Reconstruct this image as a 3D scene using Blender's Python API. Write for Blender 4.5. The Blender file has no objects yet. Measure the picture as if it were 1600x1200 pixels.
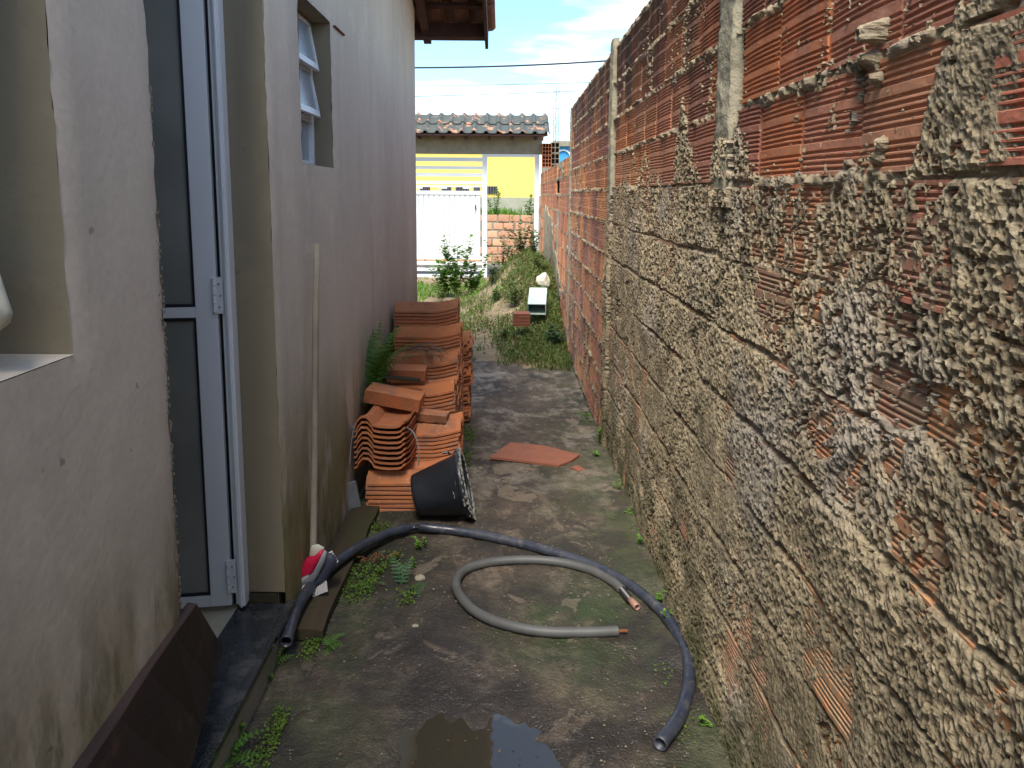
import bpy, bmesh, math, random
import numpy as np
from mathutils import Vector, Matrix
random.seed(7)
S = bpy.context.scene
COL = S.collection
R = math.radians
CAMH = 1.45

# ------------------------------------------------------------------ camera
F = 1250.0; PX, PY = 800.0, 493.0
cy_ = Vector((795-PX, -(303-PY), -F)).normalized()
cz_ = -Vector((742-PX, -(8700-PY), -F)).normalized()
cz_ = (cz_ - cy_*cz_.dot(cy_)).normalized()
cx_ = cy_.cross(cz_)
ROT = Matrix((cx_, cy_, cz_))
cam = bpy.data.cameras.new('camera'); camo = bpy.data.objects.new('camera', cam); COL.objects.link(camo)
camo.matrix_world = Matrix.Translation((0, 0, CAMH)) @ ROT.to_4x4()
cam.sensor_width = 36; cam.lens = 36*F/1600; cam.shift_y = -(600-PY)/1600
cam.clip_start = .05; cam.clip_end = 900
S.camera = camo

def ray(px, py):
    return ROT @ Vector((px-PX, -(py-PY), -F))
def P(px, py, d):                 # point seen at that direction, at distance d down the alley
    v = ray(px, py); t = d/v.y
    return Vector((v.x*t, d, CAMH+v.z*t))
def G(px, py, z=0.0):             # point on the level z
    v = ray(px, py); t = (z-CAMH)/v.z
    return Vector((v.x*t, v.y*t, z))

# ------------------------------------------------------------------ world, sun, exposure
SUN_EL, SUN_ROT = R(58), R(193)
w = bpy.data.worlds.new('World'); S.world = w; w.use_nodes = True
nt = w.node_tree; nt.nodes.clear()
out = nt.nodes.new('ShaderNodeOutputWorld'); bg = nt.nodes.new('ShaderNodeBackground')
sky = nt.nodes.new('ShaderNodeTexSky'); sky.sky_type = 'NISHITA'; sky.sun_disc = False
sky.sun_elevation = SUN_EL; sky.sun_rotation = SUN_ROT; sky.air_density = 1.0; sky.dust_density = .6; sky.ozone_density = 1.5
tc = nt.nodes.new('ShaderNodeTexCoord'); mp = nt.nodes.new('ShaderNodeMapping')
mp.inputs['Scale'].default_value = (1.6, 1.6, 8.0); mp.inputs['Location'].default_value = (.35, .2, .15)
cn = nt.nodes.new('ShaderNodeTexNoise'); cn.inputs['Scale'].default_value = 2.3; cn.inputs['Detail'].default_value = 7; cn.inputs['Roughness'].default_value = .55
cr = nt.nodes.new('ShaderNodeValToRGB'); cr.color_ramp.elements[0].position = .48; cr.color_ramp.elements[1].position = .72
mx = nt.nodes.new('ShaderNodeMix'); mx.data_type = 'RGBA'
mx.inputs[7].default_value = (4.3, 4.45, 4.55, 1)
L = nt.links.new
L(tc.outputs['Generated'], mp.inputs[0]); L(mp.outputs[0], cn.inputs['Vector']); L(cn.outputs[0], cr.inputs[0])
L(cr.outputs[0], mx.inputs[0])
vm = nt.nodes.new('ShaderNodeMix'); vm.data_type = 'RGBA'; vm.blend_type = 'MULTIPLY'; vm.inputs[0].default_value = 1
vm.inputs[7].default_value = (.46, .55, .59, 1)
L(sky.outputs[0], vm.inputs[6]); L(vm.outputs[2], mx.inputs[6]); L(mx.outputs[2], bg.inputs[0]); bg.inputs[1].default_value = .1
L(bg.outputs[0], out.inputs[0])
sl = bpy.data.lights.new('sun', 'SUN'); sl.energy = 1.5; sl.angle = R(26); sl.color = (1, .93, .83)
so = bpy.data.objects.new('sun', sl); COL.objects.link(so)
sdir = Vector((math.sin(SUN_ROT)*math.cos(SUN_EL), math.cos(SUN_ROT)*math.cos(SUN_EL), math.sin(SUN_EL)))
so.rotation_euler = sdir.to_track_quat('Z', 'Y').to_euler()
so.location = sdir*50
S.view_settings.view_transform = 'Standard'; S.view_settings.look = 'None'
S.view_settings.exposure = 2.35; S.view_settings.gamma = 1
try: S.view_settings.use_curve_mapping = False
except Exception: pass

# ------------------------------------------------------------------ noise on arrays
def _h(ix, iy, s):
    n = (ix.astype(np.int64)*374761393 + iy.astype(np.int64)*668265263 + s*1442695041) & 0xffffffff
    n = ((n ^ (n >> 13))*1274126177) & 0xffffffff
    n = ((n ^ (n >> 16))*2246822519) & 0xffffffff
    return ((n ^ (n >> 15)) & 0xffffff)/float(0xffffff)
def vn(x, y, s=0):
    x = np.asarray(x, float); y = np.asarray(y, float)
    ix = np.floor(x); iy = np.floor(y); fx = x-ix; fy = y-iy
    fx = fx*fx*(3-2*fx); fy = fy*fy*(3-2*fy)
    a = _h(ix, iy, s); b = _h(ix+1, iy, s); c = _h(ix, iy+1, s); d = _h(ix+1, iy+1, s)
    return ((a+(b-a)*fx)*(1-fy)+(c+(d-c)*fx)*fy)*2-1
def fbm(x, y, s=0, o=4, g=.5):
    t = 0; a = 1; n = 0
    for k in range(o):
        t = t+a*vn(x*2**k+k*17.3, y*2**k-k*9.1, s+k*31); n += a; a *= g
    return t/n
def sst(a, b, x):
    t = np.clip((x-a)/(b-a), 0, 1); return t*t*(3-2*t)
def f1(x): return float(x)

# ------------------------------------------------------------------ materials
class Mt:
    def __init__(s, name, rough=.8, spec=.4, metal=0):
        s.m = bpy.data.materials.new(name); s.m.use_nodes = True; s.t = s.m.node_tree
        s.b = s.t.nodes['Principled BSDF']; s.n = s.t.nodes.new
        s.b.inputs['Roughness'].default_value = rough; s.b.inputs['Metallic'].default_value = metal
        s.b.inputs['Specular IOR Level'].default_value = spec
        s.geo = s.n('ShaderNodeNewGeometry'); s.tc = s.n('ShaderNodeTexCoord'); s.oi = s.n('ShaderNodeObjectInfo')
        s.pos = s.geo.outputs['Position']; s.obj = s.tc.outputs['Object']
    def l(s, a, b): s.t.links.new(a, b)
    def val(s, x, sock):
        if isinstance(x, (int, float)): sock.default_value = x
        elif isinstance(x, tuple): sock.default_value = (*x, 1) if len(x) == 3 else x
        else: s.l(x, sock)
    def noise(s, scale, detail=4, sc=(1, 1, 1), vec=None, rough=.55, off=(0, 0, 0), dist=0):
        m = s.n('ShaderNodeMapping'); m.inputs['Scale'].default_value = sc; m.inputs['Location'].default_value = off
        s.l(vec or s.pos, m.inputs[0]); t = s.n('ShaderNodeTexNoise'); s.l(m.outputs[0], t.inputs['Vector'])
        t.inputs['Scale'].default_value = scale; t.inputs['Detail'].default_value = detail; t.inputs['Roughness'].default_value = rough
        t.inputs['Distortion'].default_value = dist
        return t.outputs[0]
    def rng(s, x, a, b, c=0., d=1.):
        m = s.n('ShaderNodeMapRange'); s.l(x, m.inputs[0])
        for i, v in enumerate((a, b, c, d)): m.inputs[i+1].default_value = v
        return m.outputs[0]
    def ma(s, op, a, b=0., c=None):
        m = s.n('ShaderNodeMath'); m.operation = op; s.val(a, m.inputs[0]); s.val(b, m.inputs[1])
        if c is not None: s.val(c, m.inputs[2])
        m.use_clamp = False
        return m.outputs[0]
    def mix(s, f, a, b, mode='MIX'):
        m = s.n('ShaderNodeMix'); m.data_type = 'RGBA'; m.blend_type = mode
        s.val(f, m.inputs[0]); s.val(a, m.inputs[6]); s.val(b, m.inputs[7]); return m.outputs[2]
    def ramp(s, f, stops):
        r = s.n('ShaderNodeValToRGB'); e = r.color_ramp.elements
        while len(e) < len(stops): e.new(.5)
        for i, (p, c) in enumerate(stops): e[i].position = p; e[i].color = (*c, 1)
        s.l(f, r.inputs[0]); return r.outputs[0]
    def xyz(s, v=None):
        x = s.n('ShaderNodeSeparateXYZ'); s.l(v or s.pos, x.inputs[0]); return x.outputs
    def color(s, c): s.val(c, s.b.inputs['Base Color']); return s
    def rough(s, r): s.val(r, s.b.inputs['Roughness']); return s
    def bump(s, h, dist=.004, st=1.):
        b = s.n('ShaderNodeBump'); b.inputs['Distance'].default_value = dist; b.inputs['Strength'].default_value = st
        s.l(h, b.inputs['Height']); s.l(b.outputs[0], s.b.inputs['Normal']); return s

def simple(name, c1, c2, scale=8, rough=.7, bump=.001, bs=60, rnd=.15, metal=0, spec=.4, world=False):
    m = Mt(name, rough, spec, metal); v = m.pos if world else m.obj
    n = m.noise(scale, 5, vec=v); c = m.mix(m.rng(n, .3, .7), c1, c2)
    if rnd:
        k = m.rng(m.oi.outputs['Random'], 0, 1, 1-rnd, 1+rnd)
        cb = m.n('ShaderNodeCombineColor')
        for i in range(3): m.l(k, cb.inputs[i])
        c = m.mix(1., c, cb.outputs[0], 'MULTIPLY')
    m.color(c)
    if bump: m.bump(m.noise(bs, 3, vec=v), bump)
    return m.m

# left house plaster
def plaster_wall(name, c1, c2, moss=True):
    m = Mt(name, .88, .25)
    big = m.noise(1.3, 5, (1, 1, .5)); st = m.noise(5, 5, (1, 1, .12), off=(3, 1, 0)); fine = m.noise(60, 4); mid = m.noise(9, 6, off=(4, 4, 2))
    c = m.mix(m.rng(big, .35, .65), c1, c2)
    c = m.mix(m.rng(st, .5, .8, 0, .35), c, tuple(v*.55 for v in c2))
    c = m.mix(m.rng(mid, .55, .75, 0, .35), c, tuple(min(1, v*1.25) for v in c1))
    c = m.mix(m.rng(fine, .3, .7, 0, .12), c, (.16, .14, .11))
    z = m.xyz()[2]; y = m.xyz()[1]
    sp = m.noise(22, 3, off=(7, 7, 7)); c = m.mix(m.rng(sp, .71, .75, 0, .5), c, (.12, .10, .08))
    # brown damp rising from the ground
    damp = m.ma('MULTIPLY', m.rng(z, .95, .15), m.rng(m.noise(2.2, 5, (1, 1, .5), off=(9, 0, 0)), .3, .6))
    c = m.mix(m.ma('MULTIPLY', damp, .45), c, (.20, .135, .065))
    if moss:
        k = m.ma('MULTIPLY', m.rng(z, .85, .35), m.rng(m.noise(3.2, 6, (1, 1, .45), off=(2, 5, 1), rough=.65), .38, .50))
        c = m.mix(m.ma('MULTIPLY', k, .8), c, (.17, .14, .03))
        k2 = m.ma('MULTIPLY', m.rng(z, .8, .35), m.rng(m.noise(9, 7, (1, 1, .3), off=(6, 5, 1), rough=.7), .47, .56))
        k2 = m.ma('MULTIPLY', k2, m.rng(y, 2.6, 1.6, .25, 1))
        c = m.mix(m.ma('MULTIPLY', k2, .85), c, (.05, .042, .012))
    m.color(c); m.bump(m.ma('ADD', m.ma('MULTIPLY', fine, .6), m.noise(14, 4)), .0012)
    return m.m
M_WALL = plaster_wall('render_coat', (.67, .57, .455), (.55, .47, .38))
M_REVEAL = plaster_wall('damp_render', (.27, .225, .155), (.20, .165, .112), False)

# brick
def brick_mat(name, dark=True):
    m = Mt(name, .75, .3); r = m.oi.outputs['Random']
    c = m.ramp(r, [(0, (.68, .26, .11)), (.22, (.76, .34, .13)), (.40, (.62, .26, .15)), (.55, (.36, .15, .105)), (.68, (.62, .22, .075)), (.85, (.52, .18, .115)), (1, (.55, .28, .15))])
    x, y, z = m.xyz()
    n = m.noise(7, 6); c = m.mix(m.rng(n, .45, .75, 0, .55), c, (.38, .18, .12))
    c = m.mix(m.rng(m.noise(28, 5, off=(1, 2, 3)), .58, .7, 0, .5), c, (.42, .33, .25))
    if dark:
        sm = m.ma('MULTIPLY', m.ma('MULTIPLY', m.rng(z, 1.50, 1.42), m.rng(y, 4.75, 4.6)), m.rng(m.noise(26, 6, (1, 1, .6), off=(3, 9, 3), rough=.7), .38, .56))
        c = m.mix(m.ma('MULTIPLY', sm, .8), c, (.33, .26, .17))
    # soot streaks running down from the top of the wall
    st = m.noise(4.2, 6, (1, 1, .25), off=(0, 5, 0), rough=.65)
    k = m.ma('MULTIPLY', m.rng(z, 1.55, 2.25), m.rng(st, .44, .60))
    c = m.mix(m.ma('MULTIPLY', k, .88), c, (.045, .03, .028))
    k = m.ma('MULTIPLY', m.ma('MULTIPLY', m.rng(z, 1.72, 2.1), m.rng(y, 2.3, 3.4)), m.rng(m.noise(5.5, 6, (1, 1, .3), off=(2, 5, 6), rough=.65), .38, .52)); c = m.mix(m.ma('MULTIPLY', k, .85), c, (.05, .035, .033))
    k = m.ma('MULTIPLY', m.rng(z, .9, .0), m.rng(m.noise(5, 5, off=(3, 3, 3)), .35, .6)); c = m.mix(m.ma('MULTIPLY', k, .55), c, (.13, .09, .06))
    m.color(c); m.bump(m.noise(90, 4), .0015); return m.m
M_BRICK = brick_mat('hollow_clay_brick')
# mortar / spatter coat
m = Mt('spatter_mortar', .93, .15)
x_, y_, z_ = m.xyz()
c = m.mix(m.rng(m.noise(3, 5), .35, .65), (.47, .375, .24), (.32, .255, .165))
c = m.mix(m.rng(m.noise(60, 4), .50, .66, 0, .6), c, (.55, .48, .345))
c = m.mix(m.rng(m.noise(2.1, 4, off=(4, 2, 8)), .52, .68, 0, .6), c, (.40, .36, .33))
c = m.mix(m.rng(m.noise(9, 7, off=(1, 8, 8), rough=.7), .50, .66, 0, .7), c, (.085, .072, .05))
k = m.ma('MULTIPLY', m.rng(z_, 1.15, .1), m.rng(m.noise(4, 7, off=(3, 3, 8), rough=.65), .34, .54))
c = m.mix(m.ma('MULTIPLY', k, .78), c, (.10, .085, .05))
k = m.ma('MULTIPLY', m.rng(z_, .4, .0), m.rng(m.noise(7, 6, off=(8, 3, 8)), .42, .6))
c = m.mix(m.ma('MULTIPLY', k, .7), c, (.045, .065, .018))
m.color(c); m.bump(m.noise(190, 6, rough=.7), .006); M_MORTAR = m.m

M_CONC = simple('grey_concrete', (.30, .27, .20), (.20, .18, .135), 7, .9, .004, 90, 0, world=True)
M_POST = simple('column_concrete', (.46, .41, .29), (.29, .26, .18), 9, .9, .004, 70, 0, world=True)

# wet concrete path
m = Mt('wet_concrete', .5, .5)
x_, y_, z_ = m.xyz()
n1 = m.noise(1.9, 6, (1, .7, 1), rough=.62); n2 = m.noise(7, 8, (1, .6, 1), off=(3, 1, 0), rough=.75); n3 = m.noise(40, 4)
c = m.mix(m.rng(n1, .35, .62), (.021, .016, .012), (.082, .058, .039))
c = m.mix(m.rng(n2, .50, .60, 0, .75), c, (.17, .13, .092))
pale = m.ma('MULTIPLY', m.rng(m.noise(3.4, 8, (1, .6, 1), off=(8, 1, 0), rough=.7), .50, .60), m.rng(y_, 3.2, 5.2, .15, 1))
c = m.mix(m.ma('MULTIPLY', pale, .85), c, (.28, .24, .19))
c = m.mix(m.rng(n3, .55, .75, 0, .5), c, (.035, .03, .025))
c = m.mix(m.rng(m.noise(11, 8, off=(5, 9, 0), rough=.75), .53, .62, 0, .75), c, (.022, .018, .014))
c = m.mix(m.rng(m.noise(34, 3, off=(9, 9, 0)), .70, .73, 0, .8), c, (.33, .30, .25))
ax = m.ma('ABSOLUTE', m.ma('ADD', x_, .05))
mo = m.ma('MULTIPLY', m.rng(ax, .12, .5, 0, 1), m.rng(m.noise(4.5, 7, off=(1, 1, 1), rough=.7), .40, .54))
mo = m.ma('MULTIPLY', mo, m.rng(y_, 6.5, 2.5, .35, 1))
c = m.mix(m.ma('MULTIPLY', mo, .6), c, (.038, .062, .012))
dx = m.ma('SUBTRACT', x_, .24); dy = m.ma('SUBTRACT', y_, 2.52)
rr = m.ma('SQRT', m.ma('ADD', m.ma('MULTIPLY', dx, dx), m.ma('MULTIPLY', dy, dy)))
gm = m.ma('MULTIPLY', m.rng(rr, .42, .12), m.rng(m.noise(7, 7, rough=.7, off=(2, 2, 5)), .38, .6))
c = m.mix(m.ma('MULTIPLY', gm, .95), c, (.022, .05, .006))
c = m.mix(m.ma('MULTIPLY', m.rng(m.noise(2.6, 6, off=(15, 2, 0), rough=.6), .47, .60), m.rng(y_, 4.2, 3.0)), c, (.020, .016, .011))
dx = m.ma('ADD', x_, .47); dy = m.ma('MULTIPLY', m.ma('SUBTRACT', y_, 2.98), .55)
rr = m.ma('SQRT', m.ma('ADD', m.ma('MULTIPLY', dx, dx), m.ma('MULTIPLY', dy, dy)))
c = m.mix(m.ma('MULTIPLY', m.rng(m.ma('ADD', rr, m.ma('MULTIPLY', m.noise(9, 5, off=(4, 4, 4)), .18)), .28, .22), .9), c, (.018, .016, .008))
pp = m.noise(4.2, 7, (1, .8, 1), off=(12, 3, 0), rough=.62, dist=.6); c = m.mix(m.rng(pp, .60, .625, 0, .5), c, (.20, .155, .11)); c = m.mix(m.ma('MULTIPLY', m.rng(pp, .575, .60), m.rng(pp, .625, .605, 0, .6)), c, (.02, .017, .013))
wet = m.rng(y_, 3.6, 2.4); wet = m.ma('MULTIPLY', wet, m.rng(n1, .70, .42, .25, 1))
c = m.mix(m.ma('MULTIPLY', wet, .5), c, (.022, .018, .016))
dx = m.ma('ADD', x_, .02); dy = m.ma('SUBTRACT', y_, 1.9)
rr = m.ma('SQRT', m.ma('ADD', m.ma('MULTIPLY', dx, dx), m.ma('MULTIPLY', dy, dy)))
rim = m.rng(m.ma('ADD', rr, m.ma('MULTIPLY', m.noise(8, 6, off=(6, 4, 4), rough=.7), .5)), .72, .42)
c = m.mix(m.ma('MULTIPLY', rim, .45), c, (.02, .016, .012))
m.color(c); m.rough(m.ma('SUBTRACT', m.ma('SUBTRACT', .82, m.ma('MULTIPLY', wet, .34)), m.ma('MULTIPLY', rim, .3)))
m.bump(m.ma('ADD', m.ma('MULTIPLY', n3, .5), m.ma('ADD', m.noise(13, 6, rough=.65), m.ma('MULTIPLY', m.noise(120, 3), .5))), .011)
M_PATH = m.m
m = Mt('puddle_water', .03, .5); m.color((.03, .027, .02)); m.bump(m.noise(9, 2), .0006); m.b.inputs['IOR'].default_value = 1.33
m.b.inputs['IOR'].default_value = 1.5; m.b.inputs['Specular IOR Level'].default_value = .9; M_WATER = m.m
m = Mt('bare_soil', .95, .15)
c = m.mix(m.rng(m.noise(2.5, 6), .35, .65), (.28, .215, .135), (.19, .145, .09)); c = m.mix(m.rng(m.noise(24, 5), .5, .7, 0, .6), c, (.09, .075, .04))
m.color(c); m.bump(m.noise(40, 5), .01); M_SOIL = m.m
M_ASPH = simple('asphalt', (.16, .15, .14), (.21, .20, .18), 3, .9, .004, 50, 0, world=True)

def leafmat(name, c1, c2):
    m = Mt(name, .5, .35); n = m.noise(14, 3); c = m.mix(m.rng(n, .35, .65), c1, c2)
    m.color(c); tr = m.n('ShaderNodeBsdfTranslucent'); m.l(c, tr.inputs[0])
    ms = m.n('ShaderNodeMixShader'); ms.inputs[0].default_value = .3
    o = m.t.nodes['Material Output']; m.l(m.b.outputs[0], ms.inputs[1]); m.l(tr.outputs[0], ms.inputs[2]); m.l(ms.outputs[0], o.inputs[0]); return m.m
M_FERN = leafmat('fern_green', (.055, .14, .02), (.10, .21, .035))
M_FERN2 = leafmat('dusty_fern_green', (.04, .10, .045), (.075, .14, .06))
M_LEAF = leafmat('weed_leaf', (.09, .20, .02), (.15, .28, .04))
M_WEED = leafmat('weed_mix', (.085, .135, .03), (.155, .19, .055))
M_DRY = leafmat('dry_leaf', (.22, .14, .06), (.13, .085, .04))
M_MOSS = simple('moss', (.05, .095, .01), (.10, .17, .02), 30, .95, .004, 150, 0, world=True)

def tile_mat(name):
    m = Mt(name, .78, .25); r = m.oi.outputs['Random']
    c = m.ramp(r, [(0, (.50, .165, .06)), (.4, (.58, .21, .08)), (.7, (.42, .14, .062)), (1, (.52, .22, .105))])
    c = m.mix(m.rng(m.noise(9, 6, off=(1, 1, 1)), .5, .7, 0, .55), c, (.25, .13, .08))
    c = m.mix(m.rng(m.noise(5, 6, off=(5, 1, 1)), .60, .68, 0, .55), c, (.13, .11, .095))
    c = m.mix(m.rng(m.noise(60, 4, off=(7, 7, 1)), .62, .68, 0, .6), c, (.50, .42, .33)); c = m.mix(m.rng(m.noise(3, 6, off=(9, 7, 1), rough=.7), .56, .66, 0, .5), c, (.22, .11, .07))
    m.color(c); m.bump(m.noise(80, 4), .0012); return m.m
M_TILE = tile_mat('terracotta')
M_TILED = simple('weathered_terracotta', (.23, .10, .06), (.12, .075, .055), 12, .85, .002, 90, .2)
m = Mt('blackened_terracotta', .85, .2)
n = m.noise(6.5, 5, (1, .7, 1)); c = m.mix(m.rng(n, .56, .64), (.075, .085, .08), (.50, .24, .14)); c = m.mix(m.rng(m.noise(20, 4), .5, .7, 0, .4), c, (.16, .16, .13))
m.color(c); m.bump(m.noise(50, 4), .003); M_TILEC = m.m

M_ALU = simple('white_aluminium', (.76, .76, .77), (.72, .72, .73), 4, .32, 0, 60, 0, spec=.5)
M_GASKET = simple('black_gasket', (.012, .012, .02), (.02, .02, .03), 4, .6, 0, 60, 0)
m = Mt('frosted_glass', .22, .5); m.color(m.mix(m.rng(m.noise(2, 3), .4, .65), (.22, .22, .195), (.30, .30, .265))); m.bump(m.noise(160, 2), .0004); M_FROST = m.m
m = Mt('obscure_glass', .2, .5); m.color((.27, .30, .33)); m.bump(m.noise(120, 2), .0005); M_PANE = m.m
m = Mt('dark_glass', .1, .5); m.color((.03, .028, .03)); M_DGLASS = m.m
M_STEEL = simple('screw_steel', (.35, .35, .37), (.25, .25, .27), 20, .4, 0, 60, 0, metal=.8)
m = Mt('granite', .13, .55); n = m.noise(260, 3); c = m.mix(m.rng(n, .5, .7), (.016, .019, .022), (.055, .06, .066))
c = m.mix(m.rng(m.noise(10, 6, rough=.7), .52, .66, 0, .55), c, (.10, .10, .10)); m.color(c); m.rough(m.rng(m.noise(6, 5), .35, .65, .10, .38)); M_GRAN = m.m
m = Mt('tarred_board', .55, .35); c = m.mix(m.rng(m.noise(5, 6, (1, .4, 1)), .35, .65), (.020, .013, .012), (.045, .028, .024))
c = m.mix(m.rng(m.noise(15, 3, (1, .5, 1), off=(8, 2, 5)), .72, .74, 0, .7), c, (.33, .28, .24)); c = m.mix(m.rng(m.noise(12, 6, off=(1, 3, 1)), .58, .7, 0, .5), c, (.11, .06, .045))
m.color(c); m.bump(m.noise(40, 5, (1, .3, 1)), .002); M_BOARD = m.m
M_BEIGE = simple('pale_floor', (.52, .47, .34), (.42, .37, .24), 20, .7, .001, 60, 0)
m = Mt('old_wood', .85, .25); c = m.mix(m.rng(m.noise(9, 6, (1, .08, 1)), .35, .65), (.055, .042, .024), (.022, .018, .011)); c = m.mix(m.rng(m.noise(6, 6), .5, .65, 0, .7), c, (.035, .042, .014))
m.color(c); m.bump(m.noise(30, 5, (1, .06, 1)), .003); M_PLANK = m.m
M_STICK = simple('raw_wood', (.24, .205, .16), (.17, .145, .11), 10, .8, .001, 60, 0)
M_ROOFW = simple('dark_roof_timber', (.075, .035, .03), (.045, .022, .02), 10, .8, .001, 60, .1)
m = Mt('navy_polythene', .32, .5); m.color(m.mix(m.rng(m.noise(9, 4), .4, .7), (.022, .026, .042), (.045, .05, .065))); m.color(m.mix(m.rng(m.noise(30, 6, rough=.7, off=(2, 2, 2)), .54, .68, 0, .55), m.mix(m.rng(m.noise(9, 4), .4, .7), (.022, .026, .042), (.045, .05, .065)), (.13, .115, .095))); m.rough(m.rng(m.noise(14, 5), .4, .65, .28, .7)); M_HOSE = m.m
M_HOSEG = simple('grey_conduit', (.085, .085, .082), (.06, .06, .058), 12, .55, .0005, 60, 0)
M_TAPE = simple('black_tape', (.012, .012, .013), (.02, .02, .02), 9, .4, 0, 60, 0)
M_COPPER = simple('dull_copper', (.34, .19, .14), (.25, .13, .10), 20, .5, 0, 60, 0)
m = Mt('black_bucket_plastic', .38, .45); c = m.mix(m.rng(m.noise(6, 5), .4, .7), (.014, .016, .021), (.030, .033, .040))
c = m.mix(m.rng(m.noise(9, 5, (1, 1, 3), vec=m.obj, off=(4, 6, 2), dist=1.2), .70, .715, 0, .9), c, (.5, .49, .46)); m.color(c); M_BUCKET = m.m
M_RIM = simple('crusted_cement', (.42, .40, .33), (.05, .05, .05), 45, .9, .003, 80, 0)
M_REDP = simple('red_plastic', (.55, .015, .06), (.45, .01, .04), 9, .4, 0, 60, 0)
M_NAVY = simple('navy_plastic', (.03, .035, .06), (.05, .05, .07), 9, .6, .001, 90, 0)
M_GREYP = simple('grey_band', (.30, .29, .31), (.2, .2, .22), 9, .6, 0, 60, 0)
M_WHITE = simple('white_bristle', (.66, .63, .60), (.5, .48, .45), 40, .8, .002, 120, 0)
M_GATE = simple('white_paint', (.74, .76, .76), (.66, .68, .68), 2, .45, 0, 60, 0)
M_YELLOW = simple('yellow_paint', (.80, .60, .16), (.76, .56, .14), 1, .85, 0, 60, 0, world=True)
M_BLUE = simple('blue_paint', (.05, .30, .62), (.06, .33, .66), 1, .7, 0, 60, 0)
M_RUST = simple('rust', (.20, .065, .02), (.13, .04, .015), 30, .9, 0, 60, 0)
M_RUSTB = simple('rust_red_slab', (.27, .095, .05), (.20, .075, .045), 14, .75, .001, 90, 0)
M_TEAL = simple('pale_blue_enamel', (.42, .56, .54), (.50, .58, .50), 9, .5, 0, 60, 0)
M_SLATE = simple('grey_slate', (.17, .175, .18), (.12, .125, .13), 20, .7, .001, 60, 0)
M_CLOTH = simple('cream_cloth', (.62, .58, .48), (.5, .47, .38), 20, .9, .001, 60, 0)
M_WIRE = simple('cable_black', (.02, .02, .02), (.03, .03, .03), 20, .6, 0, 60, 0)
M_BAND = simple('stained_base_coat', (.36, .36, .28), (.25, .26, .19), 2, .9, 0, 60, 0, world=True)

# ------------------------------------------------------------------ object helpers
def link(o, parent=None):
    COL.objects.link(o)
    if parent is not None: o.parent = parent
    return o
def tag(o, label=None, cat=None, group=None, kind=None):
    if label: o['label'] = label
    if cat: o['category'] = cat
    if group: o['group'] = group
    if kind: o['kind'] = kind
    elif cat: o['kind'] = 'thing'
    return o
def empty(name, loc=(0, 0, 0), label=None, cat=None, group=None):
    o = bpy.data.objects.new(name, None); o.location = loc; o.empty_display_size = .05; COL.objects.link(o)
    return tag(o, label, cat, group)
def mesh(name, v, f, mat, parent=None, smooth=False):
    me = bpy.data.meshes.new(name); me.from_pydata([tuple(p) for p in v], [], f); me.update()
    if mat: me.materials.append(mat)
    if smooth: me.polygons.foreach_set('use_smooth', [True]*len(me.polygons))
    return link(bpy.data.objects.new(name, me), parent)
def inst(o, parent, loc=(0, 0, 0), rot=(0, 0, 0), scale=None, name=None):
    c = o.copy(); c.parent = parent; c.location = loc; c.rotation_euler = rot
    if scale: c.scale = scale
    COL.objects.link(c); return c
def grid(name, X, Y, Z, mat, parent=None, smooth=True, flip=False):
    n, k = X.shape
    co = np.stack([X, Y, Z], -1).reshape(-1, 3).astype(np.float32)
    i = np.arange(n-1)[:, None]*k+np.arange(k-1)[None, :]
    q = np.stack([i, i+1, i+k+1, i+k], -1).reshape(-1, 4)
    if flip: q = q[:, ::-1]
    return raw(name, co, q, mat, parent, smooth)
def raw(name, co, q, mat, parent=None, smooth=True):
    q = np.ascontiguousarray(q, dtype=np.int32); w_ = q.shape[1]
    me = bpy.data.meshes.new(name); me.vertices.add(len(co)); me.vertices.foreach_set('co', np.asarray(co, np.float32).ravel())
    me.loops.add(q.size); me.loops.foreach_set('vertex_index', q.ravel())
    me.polygons.add(len(q)); me.polygons.foreach_set('loop_start', np.arange(0, q.size, w_, dtype=np.int32))
    me.polygons.foreach_set('loop_total', np.full(len(q), w_, np.int32))
    me.polygons.foreach_set('use_smooth', np.full(len(q), smooth)); me.update(calc_edges=True)
    if mat: me.materials.append(mat)
    return link(bpy.data.objects.new(name, me), parent)
class MB:
    def __init__(s): s.v = []; s.f = []
    def add(s, v, f):
        n = len(s.v); s.v += [tuple(p) for p in v]; s.f += [tuple(i+n for i in q) for q in f]
    def box(s, a, b, mat=None):
        (x0, y0, z0), (x1, y1, z1) = a, b
        v = [Vector(p) for p in ((x0, y0, z0), (x1, y0, z0), (x1, y1, z0), (x0, y1, z0), (x0, y0, z1), (x1, y0, z1), (x1, y1, z1), (x0, y1, z1))]
        if mat: v = [mat @ p for p in v]
        s.add(v, [(0, 3, 2, 1), (4, 5, 6, 7), (0, 1, 5, 4), (1, 2, 6, 5), (2, 3, 7, 6), (3, 0, 4, 7)]); return s
    def build(s, name, mat, parent=None, smooth=False, bevel=0):
        o = mesh(name, s.v, s.f, mat, parent, smooth)
        if bevel:
            bm = bmesh.new(); bm.from_mesh(o.data); bmesh.ops.bevel(bm, geom=bm.edges[:], offset=bevel, segments=1, affect='EDGES'); bm.to_mesh(o.data); bm.free()
        return o
def box(name, a, b, mat, parent=None, bevel=0):
    return MB().box(a, b).build(name, mat, parent, bevel=bevel)
def crom(pts, n=10):
    pts = [Vector(p) for p in pts]; o = []
    q = [pts[0]*2-pts[1]]+pts+[pts[-1]*2-pts[-2]]
    for i in range(1, len(q)-2):
        for k in range(n):
            t = k/n; a, b, c, d = q[i-1], q[i], q[i+1], q[i+2]
            o.append(.5*((2*b)+(c-a)*t+(2*a-5*b+4*c-d)*t*t+(3*b-a-3*c+d)*t**3))
    o.append(pts[-1]); return o
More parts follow.
